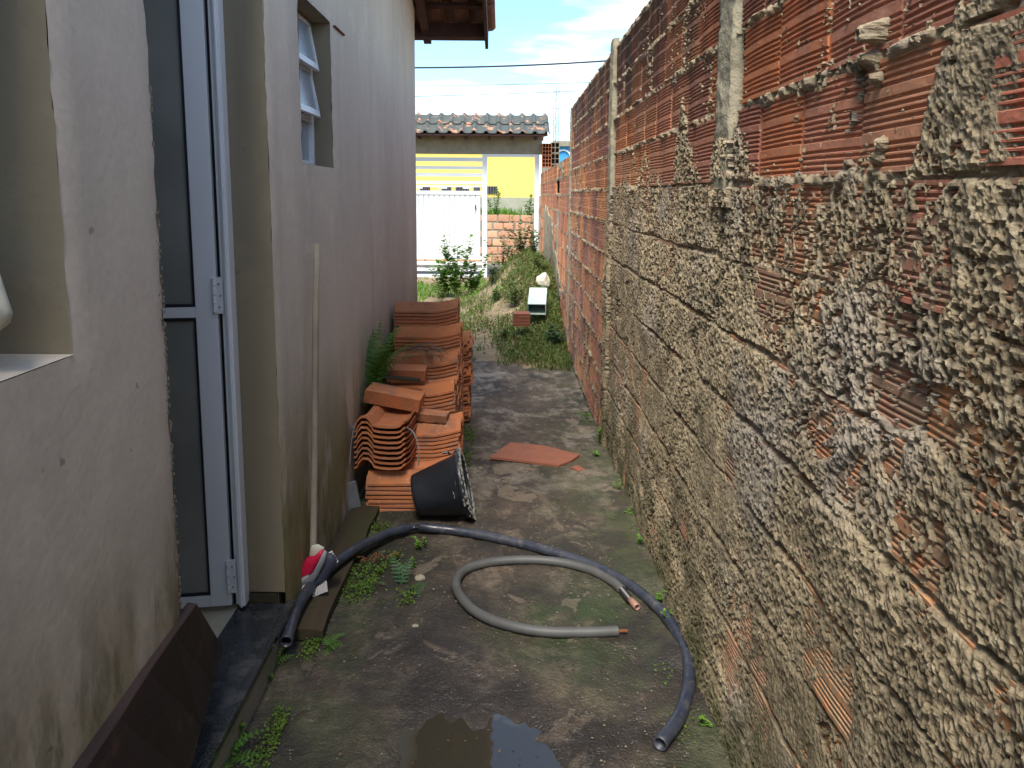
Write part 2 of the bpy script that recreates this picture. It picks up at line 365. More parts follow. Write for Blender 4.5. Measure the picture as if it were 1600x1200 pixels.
def tube(path, r, seg=12, hollow=0, rib=None):
    mb = MB(); path = [Vector(p) for p in path]; n = len(path); up = Vector((0, 0, 1)); dist = 0; rings = []
    T0 = (path[1]-path[0]).normalized(); N = T0.orthogonal().normalized()
    for i, p in enumerate(path):
        T = (path[min(i+1, n-1)]-path[max(i-1, 0)]).normalized()
        N = (N-T*N.dot(T)).normalized(); B = T.cross(N)
        if i: dist += (p-path[i-1]).length
        rr = r(i/(n-1)) if callable(r) else r
        if rib: rr *= 1+rib[1]*(1 if i % 2 else -1)
        rings.append([p+(N*math.cos(a)+B*math.sin(a))*rr for a in (2*math.pi*k/seg for k in range(seg))])
    for rg in rings: mb.v += [tuple(p) for p in rg]
    for i in range(n-1):
        for k in range(seg):
            a = i*seg+k; b = i*seg+(k+1) % seg; mb.f.append((a, b, b+seg, a+seg))
    for e, rg in ((0, rings[0]), (n-1, rings[-1])):
        c = sum(rg, Vector())/seg
        if hollow:
            T = (path[1]-path[0]) if e == 0 else (path[-2]-path[-1]); T.normalize()
            inn = [c+(p-c)*hollow for p in rg]; deep = [p+T*.04 for p in inn]
            b = len(mb.v); mb.v += [tuple(p) for p in inn+deep]
            for k in range(seg):
                k2 = (k+1) % seg; o = e*seg
                q1 = (o+k, b+k, b+k2, o+k2); q2 = (b+k, b+seg+k, b+seg+k2, b+k2)
                if e: q1 = q1[::-1]; q2 = q2[::-1]
                mb.f += [q1, q2]
            mb.f.append(tuple(b+seg+k for k in range(seg)))
        else: mb.f.append(tuple(e*seg+k for k in range(seg)))
    return mb
def resample(path, step):
    o = [path[0]]; acc = 0
    for a, b in zip(path, path[1:]):
        L_ = (b-a).length; t = step-acc
        while t <= L_: o.append(a.lerp(b, t/L_)); t += step
        acc = (acc+L_) % step
    return o

# ================================================================== THE SETTING
WL, WR = -.72, .58          # faces of the house wall and of the brick wall
def gz(y): return -.10*float(sst(3., 7., y))     # the path falls gently

# path
xs = np.linspace(-.80, .66, 190); ys = np.concatenate([np.linspace(-3, 1.2, 40)[:-1], np.linspace(1.2, 4, 330)[:-1], np.linspace(4, 8.2, 210)])
X, Y = np.meshgrid(xs, ys)
Z = -.10*sst(3, 7, Y)-.05*sst(7.4, 8.1, Y)+.006*fbm(X*3, Y*3, 3, 5)+.0025*fbm(X*25, Y*25, 5, 3)+.0075*fbm(X*11, Y*9, 6, 5)
def gauss(x0, y0, sx, sy): return np.exp(-((X-x0)/sx)**2-((Y-y0)/sy)**2)
Z += .004-.024*gauss(.03, 1.83, .12, .22)-.022*gauss(-.17, 1.88, .12, .2)-.01*gauss(-.05, 1.5, .3, .2)
Z += .035*sst(.40, .60, X+.05*vn(Y*6, X*6, 8))*(.5+.5*vn(Y*9, X*9, 12))    # rubble foot of the brick wall
path = grid('path', X, Y, Z, M_PATH, flip=False); tag(path, kind='structure')
def pz(x, y): # height of path
    X_ = np.array([x]); Y_ = np.array([y])
    return float((-.10*sst(3, 7, Y_)+.006*fbm(X_*3, Y_*3, 3, 5)+.004)[0])
wat = mesh('water', [(-.42, 1.2, -.0083), (.3, 1.2, -.0083), (.3, 2.35, -.0083), (-.42, 2.35, -.0083)], [(0, 1, 2, 3)], M_WATER); tag(wat, kind='structure')

# soil of the front yard and the land to the horizon
xs = np.linspace(-4, .62, 200); ys = np.linspace(6.2, 15.2, 300); X, Y = np.meshgrid(xs, ys)
def mound(X, Y):
    m1 = .72*np.exp(-((X-.28)/.60)**2-((Y-10.5)/1.65)**2)*(1+.15*fbm(X*3, Y*2, 22, 3))+.08*np.exp(-((X-.45)/.25)**2-((Y-8.8)/.9)**2)
    return m1
def soilz(X, Y): return -.125-.03*sst(7.1, 6.5, Y+.25*X)+.035*sst(6.9, 7.7, Y+.5*X+.5*fbm(X*3, Y*3, 23, 4))+.02*fbm(X*2, Y*2, 21, 4)+mound(X, Y)+.02*fbm(X*6, Y*6, 9, 3)*np.clip(mound(X, Y)*6, 0, 1)
Z = soilz(X, Y); soil = grid('soil', X, Y, Z, M_SOIL); tag(soil, kind='structure')
def sz(x, y): return float(soilz(np.array([x]), np.array([y]))[0])
g = mesh('ground', [(-400, -60, -.17), (400, -60, -.17), (400, 800, -.17), (-400, 800, -.17)], [(0, 1, 2, 3)], M_SOIL); tag(g, kind='structure')
st = mesh('street', [(-60, 15.6, -.16), (60, 15.6, -.16), (60, 18.6, -.16), (-60, 18.6, -.16)], [(0, 1, 2, 3)], M_ASPH); tag(st, kind='structure')
# raised lot behind the far brick wall
lot = MB().box((-12, 19.25, -.16), (12, 25.9, .80)).build('terrain', M_SOIL); tag(lot, kind='structure')

# ================================================================== THE HOUSE (left)
house = empty('house', (WL, 3, 0), 'unpainted rendered house with door and small window lining the left of the alley', 'house')
HINV = Matrix.Translation((-WL, -3, 0))
def hp(o):   # keep world coordinates under the house
    o.matrix_parent_inverse = HINV; return o
END = 6.3
DOOR = (1.665, 2.46, .12, 2.45); WIN = (2.86, 3.365, 1.55, 2.125); WIN0 = (.45, 1.31, 1.18, 2.3)
holes = [DOOR, WIN, WIN0]
def lin(marks, step):
    o = []
    for a, b in zip(marks, marks[1:]):
        k = max(1, round((b-a)/step)); o += list(np.linspace(a, b, k+1)[:-1])
    return np.array(o+[marks[-1]])
ys = lin([-3, .45, 1.31, 1.665, 2.46, 2.86, 3.365, END], .03); zs = lin([-.2, .12, 1.18, 1.55, 2.125, 2.3, 2.45, 2.62], .03)
Y, Z = np.meshgrid(ys, zs)
def wallx(Y, Z): return WL+.0015*fbm(Y*2.5, Z*2.5, 41, 4)+.0012*fbm(Y*16, Z*16, 43, 2)
X = wallx(Y, Z)
# ragged arrises round the door
for (a, b, z0, z1) in holes:
    for e, sgn in ((a, 1), (b, -1)):
        onl = (np.abs(Y-e) < 1e-4) & (Z >= z0-.001) & (Z <= z1+.001)
        X = np.where(onl, X-.004-.005*np.abs(vn(Z*28, Y, 51)), X)
n, k = X.shape
i = np.arange(n-1)[:, None]*k+np.arange(k-1)[None, :]
yc = (Y[:-1, :-1]+Y[1:, 1:])/2; zc = (Z[:-1, :-1]+Z[1:, 1:])/2
keep = np.ones_like(yc, bool)
for (a, b, z0, z1) in holes: keep &= ~((yc > a) & (yc < b) & (zc > z0) & (zc < z1))
q = np.stack([i, i+1, i+k+1, i+k], -1)[keep]
hp(raw('wall', np.stack([X, Y, Z], -1).reshape(-1, 3), q, M_WALL, house))
# gable above, end wall, back of the house, floor
YR = 4.3  # ridge out of view, set low so more light reaches the alley
def rz(y): return 2.72+.30*(6.8-y) if y > YR else 2.72+.30*(6.8-YR)-.12*(YR-y)
mb = MB()
mb.add([(WL, -3, 2.62), (WL, END, 2.62), (WL, END, rz(END)-.05), (WL, YR, rz(YR)-.05), (WL, -3, rz(-3)-.05)], [(0, 1, 2, 3, 4)])
hp(mb.build('gable', M_WALL, house))
mb = MB(); mb.box((-4.5, END-.15, -.2), (WL-.012, END, rz(END)-.05)); mb.box((-4.5, -3, -.2), (-4.35, END-.15, 2.6)); mb.box((-4.35, -3, -.2), (WL-.01, -2.85, 2.55))
hp(mb.build('wall', M_WALL, house))
hp(box('floor', (-4.35, -2.85, .02), (-.875, END-.16, .112), M_BEIGE, house))
# inner leaf of the wall (closes it behind the openings)
mb = MB(); xa, xb = WL-.19, WL-.012
for (a, b) in ((-2.85, .45), (1.31, 1.665), (2.46, 2.86), (3.365, END-.16)):
    mb.box((xa, a+(.02 if a > -2 else 0), -.2), (xb-.02, b-.02, 2.6))
mb.box((xa, .43, 2.32), (xb-.02, 1.33, 2.6)); mb.box((xa, .43, -.2), (xb-.02, 1.33, 1.16)); mb.box((xa, 1.67, 2.47), (xb-.02, 2.49, 2.6))
mb.box((xa, 2.84, 2.145), (xb-.02, 3.385, 2.6)); mb.box((xa, 2.84, -.2), (xb-.02, 3.385, 1.53))
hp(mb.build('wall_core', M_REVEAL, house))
# reveals
def reveal(y, z0, z1, dep, name='reveal', mat=M_REVEAL, sgn=1):
    zz = np.linspace(z0, z1, max(4, int((z1-z0)/.03))); xx = np.linspace(0, dep, 7); A, B = np.meshgrid(xx, zz)
    yv = y+.0025*fbm(A*12, B*5, 61, 3)
    Xv = WL-.002-A; Xv[:, 0] = WL-.003-.005*np.abs(vn(B[:, 0]*28, B[:, 0]*0, 51))
    o = grid(name, Xv, yv, B, mat, house); return hp(o)
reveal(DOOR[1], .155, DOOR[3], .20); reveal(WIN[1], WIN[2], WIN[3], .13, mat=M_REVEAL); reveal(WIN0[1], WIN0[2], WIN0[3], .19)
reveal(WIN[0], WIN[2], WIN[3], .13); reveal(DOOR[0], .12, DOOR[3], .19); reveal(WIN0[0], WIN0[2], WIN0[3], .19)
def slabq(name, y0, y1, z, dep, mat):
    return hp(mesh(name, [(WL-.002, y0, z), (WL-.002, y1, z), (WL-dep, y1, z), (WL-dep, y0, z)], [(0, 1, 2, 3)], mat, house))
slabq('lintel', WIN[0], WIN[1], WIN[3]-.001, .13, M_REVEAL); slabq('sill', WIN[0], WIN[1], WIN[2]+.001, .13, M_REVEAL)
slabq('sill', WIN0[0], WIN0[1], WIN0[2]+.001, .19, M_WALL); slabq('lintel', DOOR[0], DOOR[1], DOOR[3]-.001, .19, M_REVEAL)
# crumbling mortar left beside the door arris
rs = random.Random(3); mb = MB()
for k in range(220):
    z = rs.uniform(.5, 2.05); 
    if abs(z-1.6) > .06 and z > 1.42: continue
    c = Vector((WL-.001, DOOR[0]-abs(rs.gauss(.002, .006)), z)); r = rs.uniform(.001, .0026)
    mb.box(c-Vector((r*.4, r, r*1.4)), c+Vector((r*.5, r, r*1.4)))
hp(mb.build('crumbled_mortar', M_REVEAL, house))['kind'] = 'stuff'
# a nail line scratched beside the window
hp(box('nail', (WL-.004, 3.40, 2.12), (WL+.010, 3.60, 2.124), M_RUST, house))
# mossy gap under the reveal, its shade put in as a dark strip
hp(box('gap_shade_strip', (WL-.12, 2.45, .123), (WL-.03, 2.458, .15), M_PLANK, house))

# door: leaf folded open inside the opening
door = hp(empty('door', (0, 0, 0))); door.parent = house; door.matrix_parent_inverse = HINV
fr = MB(); yj = 2.45
fr.box((-.862, yj-.035, .128), (-.842, yj+.01, 2.44)); fr.box((-.854, yj-.044, .128), (-.848, yj-.036, 2.44)); fr.box((-.876, yj-.022, .128), (-.8625, yj+.01, 2.44))
fr.build('frame', M_ALU, door, bevel=.0012)
MB().box((-.91, yj-.008, .125), (-.8765, yj+.008, 2.43)).build('gasket', M_TAPE, door)
LA = Matrix.Translation((-.887, yj-.012, 0)) @ Matrix.Rotation(R(180+9), 4, 'Z')     # leaf local +x runs into the house
lf = MB()
for a, b in (((0, 0, .135), (.064, .03, 2.40)), ((.209, 0, .135), (.272, .03, 2.40)), ((.0645, 0, .135), (.2085, .03, .172)), ((.0645, 0, 1.072), (.2085, .03, 1.104)), ((.0645, 0, 2.34), (.2085, .03, 2.40))):
    lf.box(a, b, LA)
lf.build('leaf', M_ALU, door, bevel=.0012)
for z0, z1 in ((.174, 1.07), (1.106, 2.338)):
    MB().box((.072, .012, z0+.008), (.201, .020, z1-.008), LA).build('glass_pane', M_FROST, door)
    gk = MB()
    for a, b in (((.065, .004, z0), (.0715, .0265, z1)), ((.2015, .004, z0), (.208, .0265, z1)), ((.0717, .004, z0), (.2013, .0265, z0+.0075)), ((.0717, .004, z1-.0075), (.2013, .0265, z1))): gk.box(a, b, LA)
    gk.build('gasket', M_GASKET, door)
for zh in (.235, 1.14, 2.09):
    hb = MB(); hb.box((-.884, yj-.046, zh-.055), (-.8645, yj-.0365, zh+.055))
    for k in range(4): hb.add(*(lambda t: (t.v, t.f))(tube([(-.888, yj-.050, zh-.05+k*.027), (-.888, yj-.050, zh-.05+k*.027+.024)], .0055, 8)))
    hb.build('hinge', M_ALU, door)
    for k, (dx, dz) in enumerate(((0, .035), (.005, 0), (0, -.035))):
        tube([(-.874+dx, yj-.049, zh+dz), (-.874+dx, yj-.046, zh+dz)], .003, 8).build('screw', M_STEEL, door)
# granite threshold
hp(box('step_riser', (WL, 1.0, -.05), (-.708, 2.455, .097), M_CONC, house))
th = hp(MB().box((-.872, 1.668, .098), (-.719, 2.452, .12)).build('threshold', M_GRAN, house, bevel=.002))
hp(MB().box((-.7185, 1.0, .098), (-.697, 2.47, .1205)).build('threshold', M_GRAN, house, bevel=.002))
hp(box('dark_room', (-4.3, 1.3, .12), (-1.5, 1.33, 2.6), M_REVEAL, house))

# small awning window
wn = empty('window'); wn.parent = house; wn.matrix_parent_inverse = HINV
xw = WL-.085; fw = MB()
fw.box((xw-.03, WIN[1]-.04, WIN[2]+.004), (xw+.006, WIN[1]-.005, WIN[3]-.004)); fw.box((xw-.03, WIN[0]+.005, WIN[2]+.004), (xw+.006, WIN[0]+.035, WIN[3]-.004))
for z in (WIN[2]+.003, 1.730, 1.925, WIN[3]-.028): fw.box((xw-.028, WIN[0]+.036, z), (xw+.004, WIN[1]-.041, z+.022))
fw.build('window_frame', M_ALU, wn, bevel=.001)
box('window_pane', (xw-.015, WIN[0]+.036, WIN[2]+.026), (xw-.010, WIN[1]-.041, 1.729), M_PANE, wn)
for zt in (1.945, 2.125):
    zt -= .01; A = Matrix.Translation((xw-.004, 0, zt)) @ Matrix.Rotation(R(-10), 4, 'Y')
    y0, y1 = WIN[0]+.03, WIN[1]-.045; H_ = .19
    s_ = MB()
    s_.box((0, y0, -H_), (.014, y0+.02, 0), A); s_.box((0, y1-.02, -H_), (.014, y1, 0), A); s_.box((0, y0+.021, -H_), (.016, y1-.021, -H_+.024), A); s_.box((0, y0+.021, -.018), (.014, y1-.021, 0), A)
    s_.build('sash', M_ALU, wn)
    MB().box((.004, y0+.0205, -H_+.0245), (.009, y1-.0205, -.0185), A).build('window_pane', M_PANE, wn)

# roof of the house: slope falls away from the camera, overhanging the alley
roof = empty('roof'); roof.parent = house; roof.matrix_parent_inverse = HINV
XE = -.15; sl_ = math.atan(.30)
def roofbox(x0, x1, s0, s1, z0, z1):   # s measured up the slope from the eave
    A = Matrix.Translation((0, 6.8, 2.72)) @ Matrix.Rotation(-sl_, 4, 'X')
    return MB().box((x0, -s1, z0), (x1, -s0, z1), A)
def roman_profile():   # y (across), z
    return [(-.12, .0), (-.108, .004), (-.098, .026), (-.08, .047), (-.055, .046), (-.038, .028), (-.028, .008), (0, .002), (.04, 0), (.08, .002), (.098, .008), (.108, .02), (.118, .026)]
def tile_mesh(L_=.40, th=.012, bend=True, W=1.0, segs=6):
    pr = roman_profile(); mb = MB(); us = np.linspace(0, 1, segs+1); n_ = len(pr)
    for side in (1, 0):
        for u in us:
            lift = .075*L_*max(0, u-.72) / .28 * 1.0 if bend else 0
            for (y, z) in pr:
                mb.v.append(((u-.5)*L_, y*W, z+lift+(th if side else 0)))
    m_ = (segs+1)*n_
    for i in range(segs):
        for j in range(n_-1):
            a = i*n_+j; mb.f.append((a, a+n_, a+n_+1, a+1)); mb.f.append((m_+a, m_+a+1, m_+a+n_+1, m_+a+n_))
    for i in range(segs):
        a = i*n_; mb.f.append((a, m_+a, m_+a+n_, a+n_)); a = i*n_+n_-1; mb.f.append((a, a+n_, m_+a+n_, m_+a))
    for j in range(n_-1):
        mb.f.append((j, j+1, m_+j+1, m_+j)); a = segs*n_+j; mb.f.append((a, m_+a, m_+a+1, a+1))
    return mb
def sharp(o, a=32):
    o.data.set_sharp_from_angle(angle=R(a)); return o
proto_t = None
SLM = Matrix.Translation((0, 6.8, 2.72)) @ Matrix.Rotation(-sl_, 4, 'X')
for r_ in range(4):
    for c_ in range(4):
        x = XE-.075-.2*c_; s0 = .0+r_*.34
        A = SLM @ Matrix.Translation((x, -s0-.17, .055+.012*0)) @ Matrix.Rotation(R(-90), 4, 'Z') @ Matrix.Rotation(R(2.5), 4, 'Y')
        if proto_t is None:
            proto_t = tile_mesh(.42, .013, False, .92).build('roof_tile', M_TILED, roof, True); o = proto_t
        else: o = proto_t.copy(); COL.objects.link(o)
        o.parent = roof; o.matrix_local = A
mbr = MB()
roofbox(-4.6, XE-.02, 1.38, 2.61, .06, .10).build('roof_covering', M_TILED, roof)
roofbox(-4.6, -.96, -.02, 1.37, .06, .10).build('roof_covering', M_TILED, roof)
A2 = Matrix.Translation((0, YR, rz(YR)+.06)) @ Matrix.Rotation(math.atan(.12), 4, 'X')  # unseen near slope, shaped low and cut back to let in light
MB().box((-4.6, -2.2, 0), (XE-.02, 0, .04), A2).build('roof_covering', M_TILED, roof)
MB().box((-4.6, -7.4, 0), (WL-.02, -2.21, .04), A2).build('roof_covering', M_TILED, roof)
for s0 in (.03, .37, .71, 1.05): roofbox(-.96, XE-.05, s0, s0+.05, .03, .052).build('batten', M_ROOFW, roof)
for s0 in (.10, 1.5): roofbox(-1.5, XE-.051, s0, s0+.06, -.09, .028).build('purlin', M_ROOFW, roof)
roofbox(XE-.05, XE-.025, -.02, 2.6, -.10, .055).build('barge_board', M_ROOFW, roof)
MB().box((XE-.05, -2.2, -.16), (XE-.025, -.02, -.005), A2).build('barge_board', M_ROOFW, roof)
roofbox(-.70, -.64, -.02, 2.5, -.06, .027).build('rafter', M_ROOFW, roof)

# ================================================================== THE BRICK WALL (right)
wall = empty('brick_wall', (WR, 4, 0), 'tall bare brick wall with rough mortar spatter closing the right side of the alley', 'wall')
WINV = Matrix.Translation((-WR, -4, 0))
ZJ = [-.04+.19*k for k in range(13)]      # joints between courses
BL = .275
def brick_proto(seed, L_=.262, H_=.176):
    rs = random.Random(seed); pr = [(0, 0)]; z = .008
    zones = [(.012, 4), (.012, 5), (.012, 4)]
    flat = [.0, .010+rs.uniform(0, .006), .012]
    for zi, (_, ng) in enumerate(zones):
        z += flat[zi]
        for g_ in range(ng):
            pr += [(z, 0), (z+.0028, .004), (z+.0056, .004), (z+.0084, 0)]; z += .0112
    sc = (H_-.004)/z; pr = [(a*sc, b) for a, b in pr]; pr.append((H_, 0))
    mb = MB(); n_ = len(pr); nx = 3
    for k in range(nx+1):
        y = -L_/2+L_*k/nx
        for (z, d) in pr:
            e = .004 if k in (0, nx) else 0
            mb.v.append((d+rs.uniform(-.0002, .0002)+e, y+rs.uniform(-.0015, .0015)*(1 if k in (0, nx) else 0), z-H_/2))
    for k in range(nx):
        for j in range(n_-1):
            a = k*n_+j; mb.f.append((a, a+1, a+n_+1, a+n_))
    b = len(mb.v); y0, y1, h = -L_/2, L_/2, H_/2
    mb.v += [(.09, y0, -h), (.09, y0, h), (.09, y1, h), (.09, y1, -h)]
    a0, a1, c0, c1 = 0, n_-1, nx*n_, nx*n_+n_-1
    mb.f += [(b, b+1)+tuple(range(n_-1, -1, -1)), tuple(range(c0, c1+1))+(b+2, b+3), (b, a0)+tuple(k*n_ for k in range(1, nx+1))+(b+3,), (b+1, b+2)+tuple(k*n_+n_-1 for k in range(nx, -1, -1))]
    return mb.build('brick', M_BRICK)
BP = [brick_proto(k) for k in range(4)]; used = [False]*4
rb = random.Random(11)
def put_brick(parent, inv, y, z, x=None, ly=1., lz=1., tilt=1.):
    i = rb.randrange(4)
    if used[i]: o = BP[i].copy(); COL.objects.link(o)
    else: o = BP[i]; used[i] = True
    o.parent = parent; o.matrix_parent_inverse = inv
    o.location = ((WR if x is None else x)+rb.uniform(-.004, .004)*tilt, y, z)
    o.rotation_euler = (R(rb.uniform(-.6, .6))*tilt, R(rb.uniform(-.8, .8))*tilt+(math.pi if False else 0), R(rb.uniform(-.7, .7))*tilt)
    o.scale = (1, ly, lz); return o
posts = [(2.11, 2.27), (4.50, 4.66), (7.62, 7.75)]
YS0, YS1 = .85, 7.62
def zones(y0, y1): return not any(a-.01 < (y0+y1)/2 < b+.01 for a, b in posts)
bricks_far = []
count = 0
for r_ in range(12):
    z = ZJ[r_]+.095; segs = [(YS0-.1+.06, 2.10), (2.28, 4.49), (4.67, 7.61)]
    for (a, b) in segs:
        off = (.5*BL if r_ % 2 else 0)*rb.uniform(.8, 1.2); y = a; first = True
        while y < b-.03:
            L_ = BL if not first or off == 0 else off
            e = min(y+L_, b)
            if e-y > .05: put_brick(wall, WINV, (y+e)/2, z, ly=(e-y-.012)/.262, lz=1.0); count += 1
            y = e; first = False
# columns of poured concrete
def post(y0, y1, x0, z1, mat, parent, inv, seed):
    zz = np.linspace(-.15, z1, 260); yy = np.linspace(0, 1, 12)
    A, B = np.meshgrid(yy, zz); Yv = y0+(y1-y0)*A+.010*fbm(B*9, A*2, seed, 4)*np.where((A < .05) | (A > .95), 1.5, .3)
    Xv = x0+.007*fbm(A*3, B*12, seed+1, 5)+.003*vn(A*9, B*60, seed+2)+np.where((A < .01) | (A > .99), .03, 0)+np.where((B < 1.45) & (y1 < 4), .03, 0)
    o = grid('column', Xv, Yv, B, mat, parent, flip=False); o.matrix_parent_inverse = inv; return o
post(2.105, 2.275, WR-.012, 2.30, M_POST, wall, WINV, 71); post(4.50, 4.66, WR-.016, 2.29, M_POST, wall, WINV, 75); post(7.62, 7.76, WR-.004, 2.24, M_POST, wall, WINV, 79)

# spatter coat and mortar of the joints: one relief sheet
ed = np.array([(-3, 1.9), (.80, 1.9), (1.04, 1.76), (1.08, 1.66), (1.135, 1.60), (1.165, 1.51), (1.22, 1.475), (1.8, 1.475), (1.90, 1.50), (2.02, 1.62), (2.25, 1.64), (2.38, 1.50), (2.55, 1.55), (2.76, 1.80), (2.88, 1.50), (3.1, 1.50), (3.35, 1.60), (3.5, 1.66), (3.65, 1.49), (4.3, 1.5), (4.5, 1.5), (4.70, 1.30), (4.80, -.3), (9, -.3)])
def relief(Y, Z):
    e = np.interp(Y, ed[:, 0], ed[:, 1]); e = np.where(Y < 1.03, 2.6, e)
    e = e+.05*fbm(Y*6, Z*2, 301, 4)
    below = e-Z
    dens = -1.15+1.45*sst(-.03, .05, below)+.25*sst(.10, .40, below)+.30*sst(.3, .7, below)
    # band under the line where the bricks stay partly open
    open_ = np.exp(-((Z-1.34)/.15)**2)*sst(2.3, 2.0, Y)
    dens -= .75*open_*(.55+.6*vn(Y*4.5, Z*6, 303))
    dens -= .55*sst(2.4, 2.9, Y)*sst(1.30, 1.40, Z)*(.4+.8*vn(Y*5, Z*5, 305))
    big = fbm(Y*3.1, Z*4.3, 311, 3); dens += .8*fbm(Y*6-Z*3, Z*3, 313, 5)
    dens -= 1.5*sst(.46, .66, big)*sst(1.25, 1.05, Z)+1.0*sst(.25, .5, fbm(Y*5, Z*7, 341, 2))*sst(0, .3, below)*sst(1.5, 1.2, Z)
    dens += .75*sst(1.16, 1.0, Y)*sst(1.40, 1.5, Z)+.22*sst(1.25, .9, Z)
    l1 = 1-np.abs(fbm(Y*60, Z*66, 321, 3))*2.6; l2 = fbm(Y*115, Z*120, 331, 2); l3 = vn(Y*200, Z*200, 337)
    run = fbm(Y*46+Z*12, Z*13, 351, 3)
    lump = .40*l1+.75*l2+.5*run+.2*l3
    h = dens*.55+lump*.95-.12
    h = np.where(h > 0, np.power(np.clip(h, 0, 3), .8)*.0070*(.35+.85*sst(-.35, .35, fbm(Y*2.3, Z*2.9, 315, 4))), h*.03)
    h += .008*sst(.2, .9, dens)*fbm(Y*11+Z*4, Z*8, 361, 5)+.0012*vn(Y*230, Z*230, 9)
    # course joints read as dark lines through the coat
    jz = Z+.007*fbm(Y*9, Z*3, 371, 3); ph = np.abs(((jz-ZJ[0])/.19+.5) % 1-.5)*.19
    row = np.floor((jz-ZJ[0])/.19)
    br = sst(.012, .003, ph)*sst(-.35, .25, fbm(Y*3.2, row*3.7+Z*4, 377, 3))
    h -= br*.020*sst(0, .15, below)
    # upper part, bare bricks: rough mortar bulging from the joints
    mj = sst(.016, .004, ph)*(-.003+.014*(.4+.6*vn(Y*20, Z*30, 381))+.01*vn(Y*55, Z*55, 383))
    hm = np.where(ph < .018, mj-.004*(1-sst(.018, .008, ph))-.004, -.03)
    bare = np.where(below < .03, 1, 0)
    h = np.where(h < -.002, np.maximum(hm*np.where(below < .05, 1, .6)-np.where(below < .05, 0, .006), -.03), h)
    # blobs of thrown mortar
    for (y, z, r1, am) in ((1.302, 1.700, .021, .036), (1.312, 1.668, .015, .024), (1.295, 1.632, .010, .016), (1.262, 1.530, .011, .012), (1.272, 1.512, .011, .012)):
        d_ = np.sqrt((Y-y)**2+(Z-z)**2)/r1+.55*fbm(Y*60, Z*60, 391, 3); h = np.maximum(h, np.where(d_ < 1.15, am*sst(1.15, .5, d_)-.45*am*sst(.45, .1, d_)*(r1 > .02)*1.5+.004*vn(Y*150, Z*150, 5), -.03))
    # stays off the concrete columns, except for runs of spatter on them
    for a, b in posts[:2]:
        inn = (Y > a-.012) & (Y < b+.012)
        h = np.where(inn, np.where(below > .04, np.where((b < 4) & (Z < 1.42), h+.0015, h*1.1+.012+.006*sst(.1, .5, below)), np.where(h > .002, h, -.03)), h)
    return h
ysl = [YS0-.35]
while ysl[-1] < 4.9: ysl.append(ysl[-1]+.0026*max(1, (ysl[-1]/.9)**.85))
ysl = np.array(ysl); zsl = np.linspace(-.12, 2.27, 600)
Y, Z = np.meshgrid(ysl, zsl); Hh = relief(Y, Z)
o = grid('mortar_spatter', WR-Hh-.001, Y, Z, M_MORTAR, wall, smooth=False); o.matrix_parent_inverse = WINV
ysl = np.linspace(4.9, 7.62, 300); zsl = np.linspace(-.2, 2.25, 330); Y, Z = np.meshgrid(ysl, zsl); Hh = relief(Y, Z)
o = grid('joint_mortar', WR-Hh-.001, Y, Z, M_MORTAR, wall, smooth=False); o.matrix_parent_inverse = WINV
# body behind the faces
o = MB().box((WR+.02, -3, -.2), (WR+.12, 7.76, 2.235)).build('wall_body', M_MORTAR, wall); o.matrix_parent_inverse = WINV
o = MB().box((WR, -3, -.2), (WR+.018, YS0-.36, 2.235)).build('mortar_spatter', M_MORTAR, wall); o.matrix_parent_inverse = WINV

# lower far stretch of wall
wall2 = empty('brick_wall', (WR, 11, 0), 'lower blackened brick wall beside the weeds, running on to the white gate', 'wall')
W2 = Matrix.Translation((-WR, -11, 0))
for r_ in range(10):
    z = ZJ[r_]+.095-.04; y = 7.77+(.5*BL if r_ % 2 else 0)
    while y < 14.75:
        if not (9.4 < y < 9.75): put_brick(wall2, W2, y+BL/2, z, ly=(BL-.012)/.262)
        y += BL
def lowrelief(Y, Z):
    row = (Z+.08)/.19; ph = np.abs((row+.5) % 1-.5)*.19
    h = np.where(ph < .014, -.004+.008*vn(Y*14, Z*20, 401), -.02)
    pt = fbm(Y*.9, Z*2.2, 411, 4)+.9*np.exp(-((Y-11.2)/1.5)**2)*sst(1.35, .9, Z)+.5*sst(.5, .1, Z)*sst(11, 12, Y)
    return np.where(pt > .42, .008+.006*fbm(Y*8, Z*8, 421, 4), h)
Y, Z = np.meshgrid(np.linspace(7.765, 14.9, 420), np.linspace(-.2, 1.80, 180))
o = grid('joint_mortar', WR-lowrelief(Y, Z), Y, Z, M_MORTAR, wall2, smooth=False); o.matrix_parent_inverse = W2
o = MB().box((WR+.02, 7.765, -.2), (WR+.12, 14.9, 1.79)).build('wall_body', M_MORTAR, wall2); o.matrix_parent_inverse = W2
post(9.42, 9.66, WR-.006, 1.25, M_POST, wall2, W2, 85)
# open-ended hollow blocks standing on its far end
def hollow(name, c, W_, H_, D_, mat, parent, inv, nx=3, nz=3):
    mb = MB(); t = .011
    for i in range(nx+1):
        x = -W_/2+(W_-t)*i/nx; mb.box((x, 0, 0), (x+t, D_, H_))
    for j in range(nz+1):
        z = (H_-t)*j/nz
        for i in range(nx):
            xa_ = -W_/2+(W_-t)*i/nx+t+.0005; xb_ = -W_/2+(W_-t)*(i+1)/nx-.0005; mb.box((xa_, .001, z+.0005), (xb_, D_-.001, z+t))
    mb.box((-W_/2+.001, D_+.0005, .001), (W_/2-.001, D_+.01, H_-.001))
    o = mb.build(name, mat, parent); o.location = c
    if inv: o.matrix_parent_inverse = inv
    return o
M_BRB = simple('orange_clay', (.50, .17, .07), (.42, .13, .05), 9, .8, 0, 60, 0)
for k in range(2): hollow('hollow_brick', (.685, 14.72, 1.935+k*.215), .17, .205, .25, M_BRB, wall2, W2)
for k in range(3): hollow('hollow_block', (.845, 14.95, 1.80+k*.2), .16, .19, .2, M_CONC, wall2, W2, 2, 2)
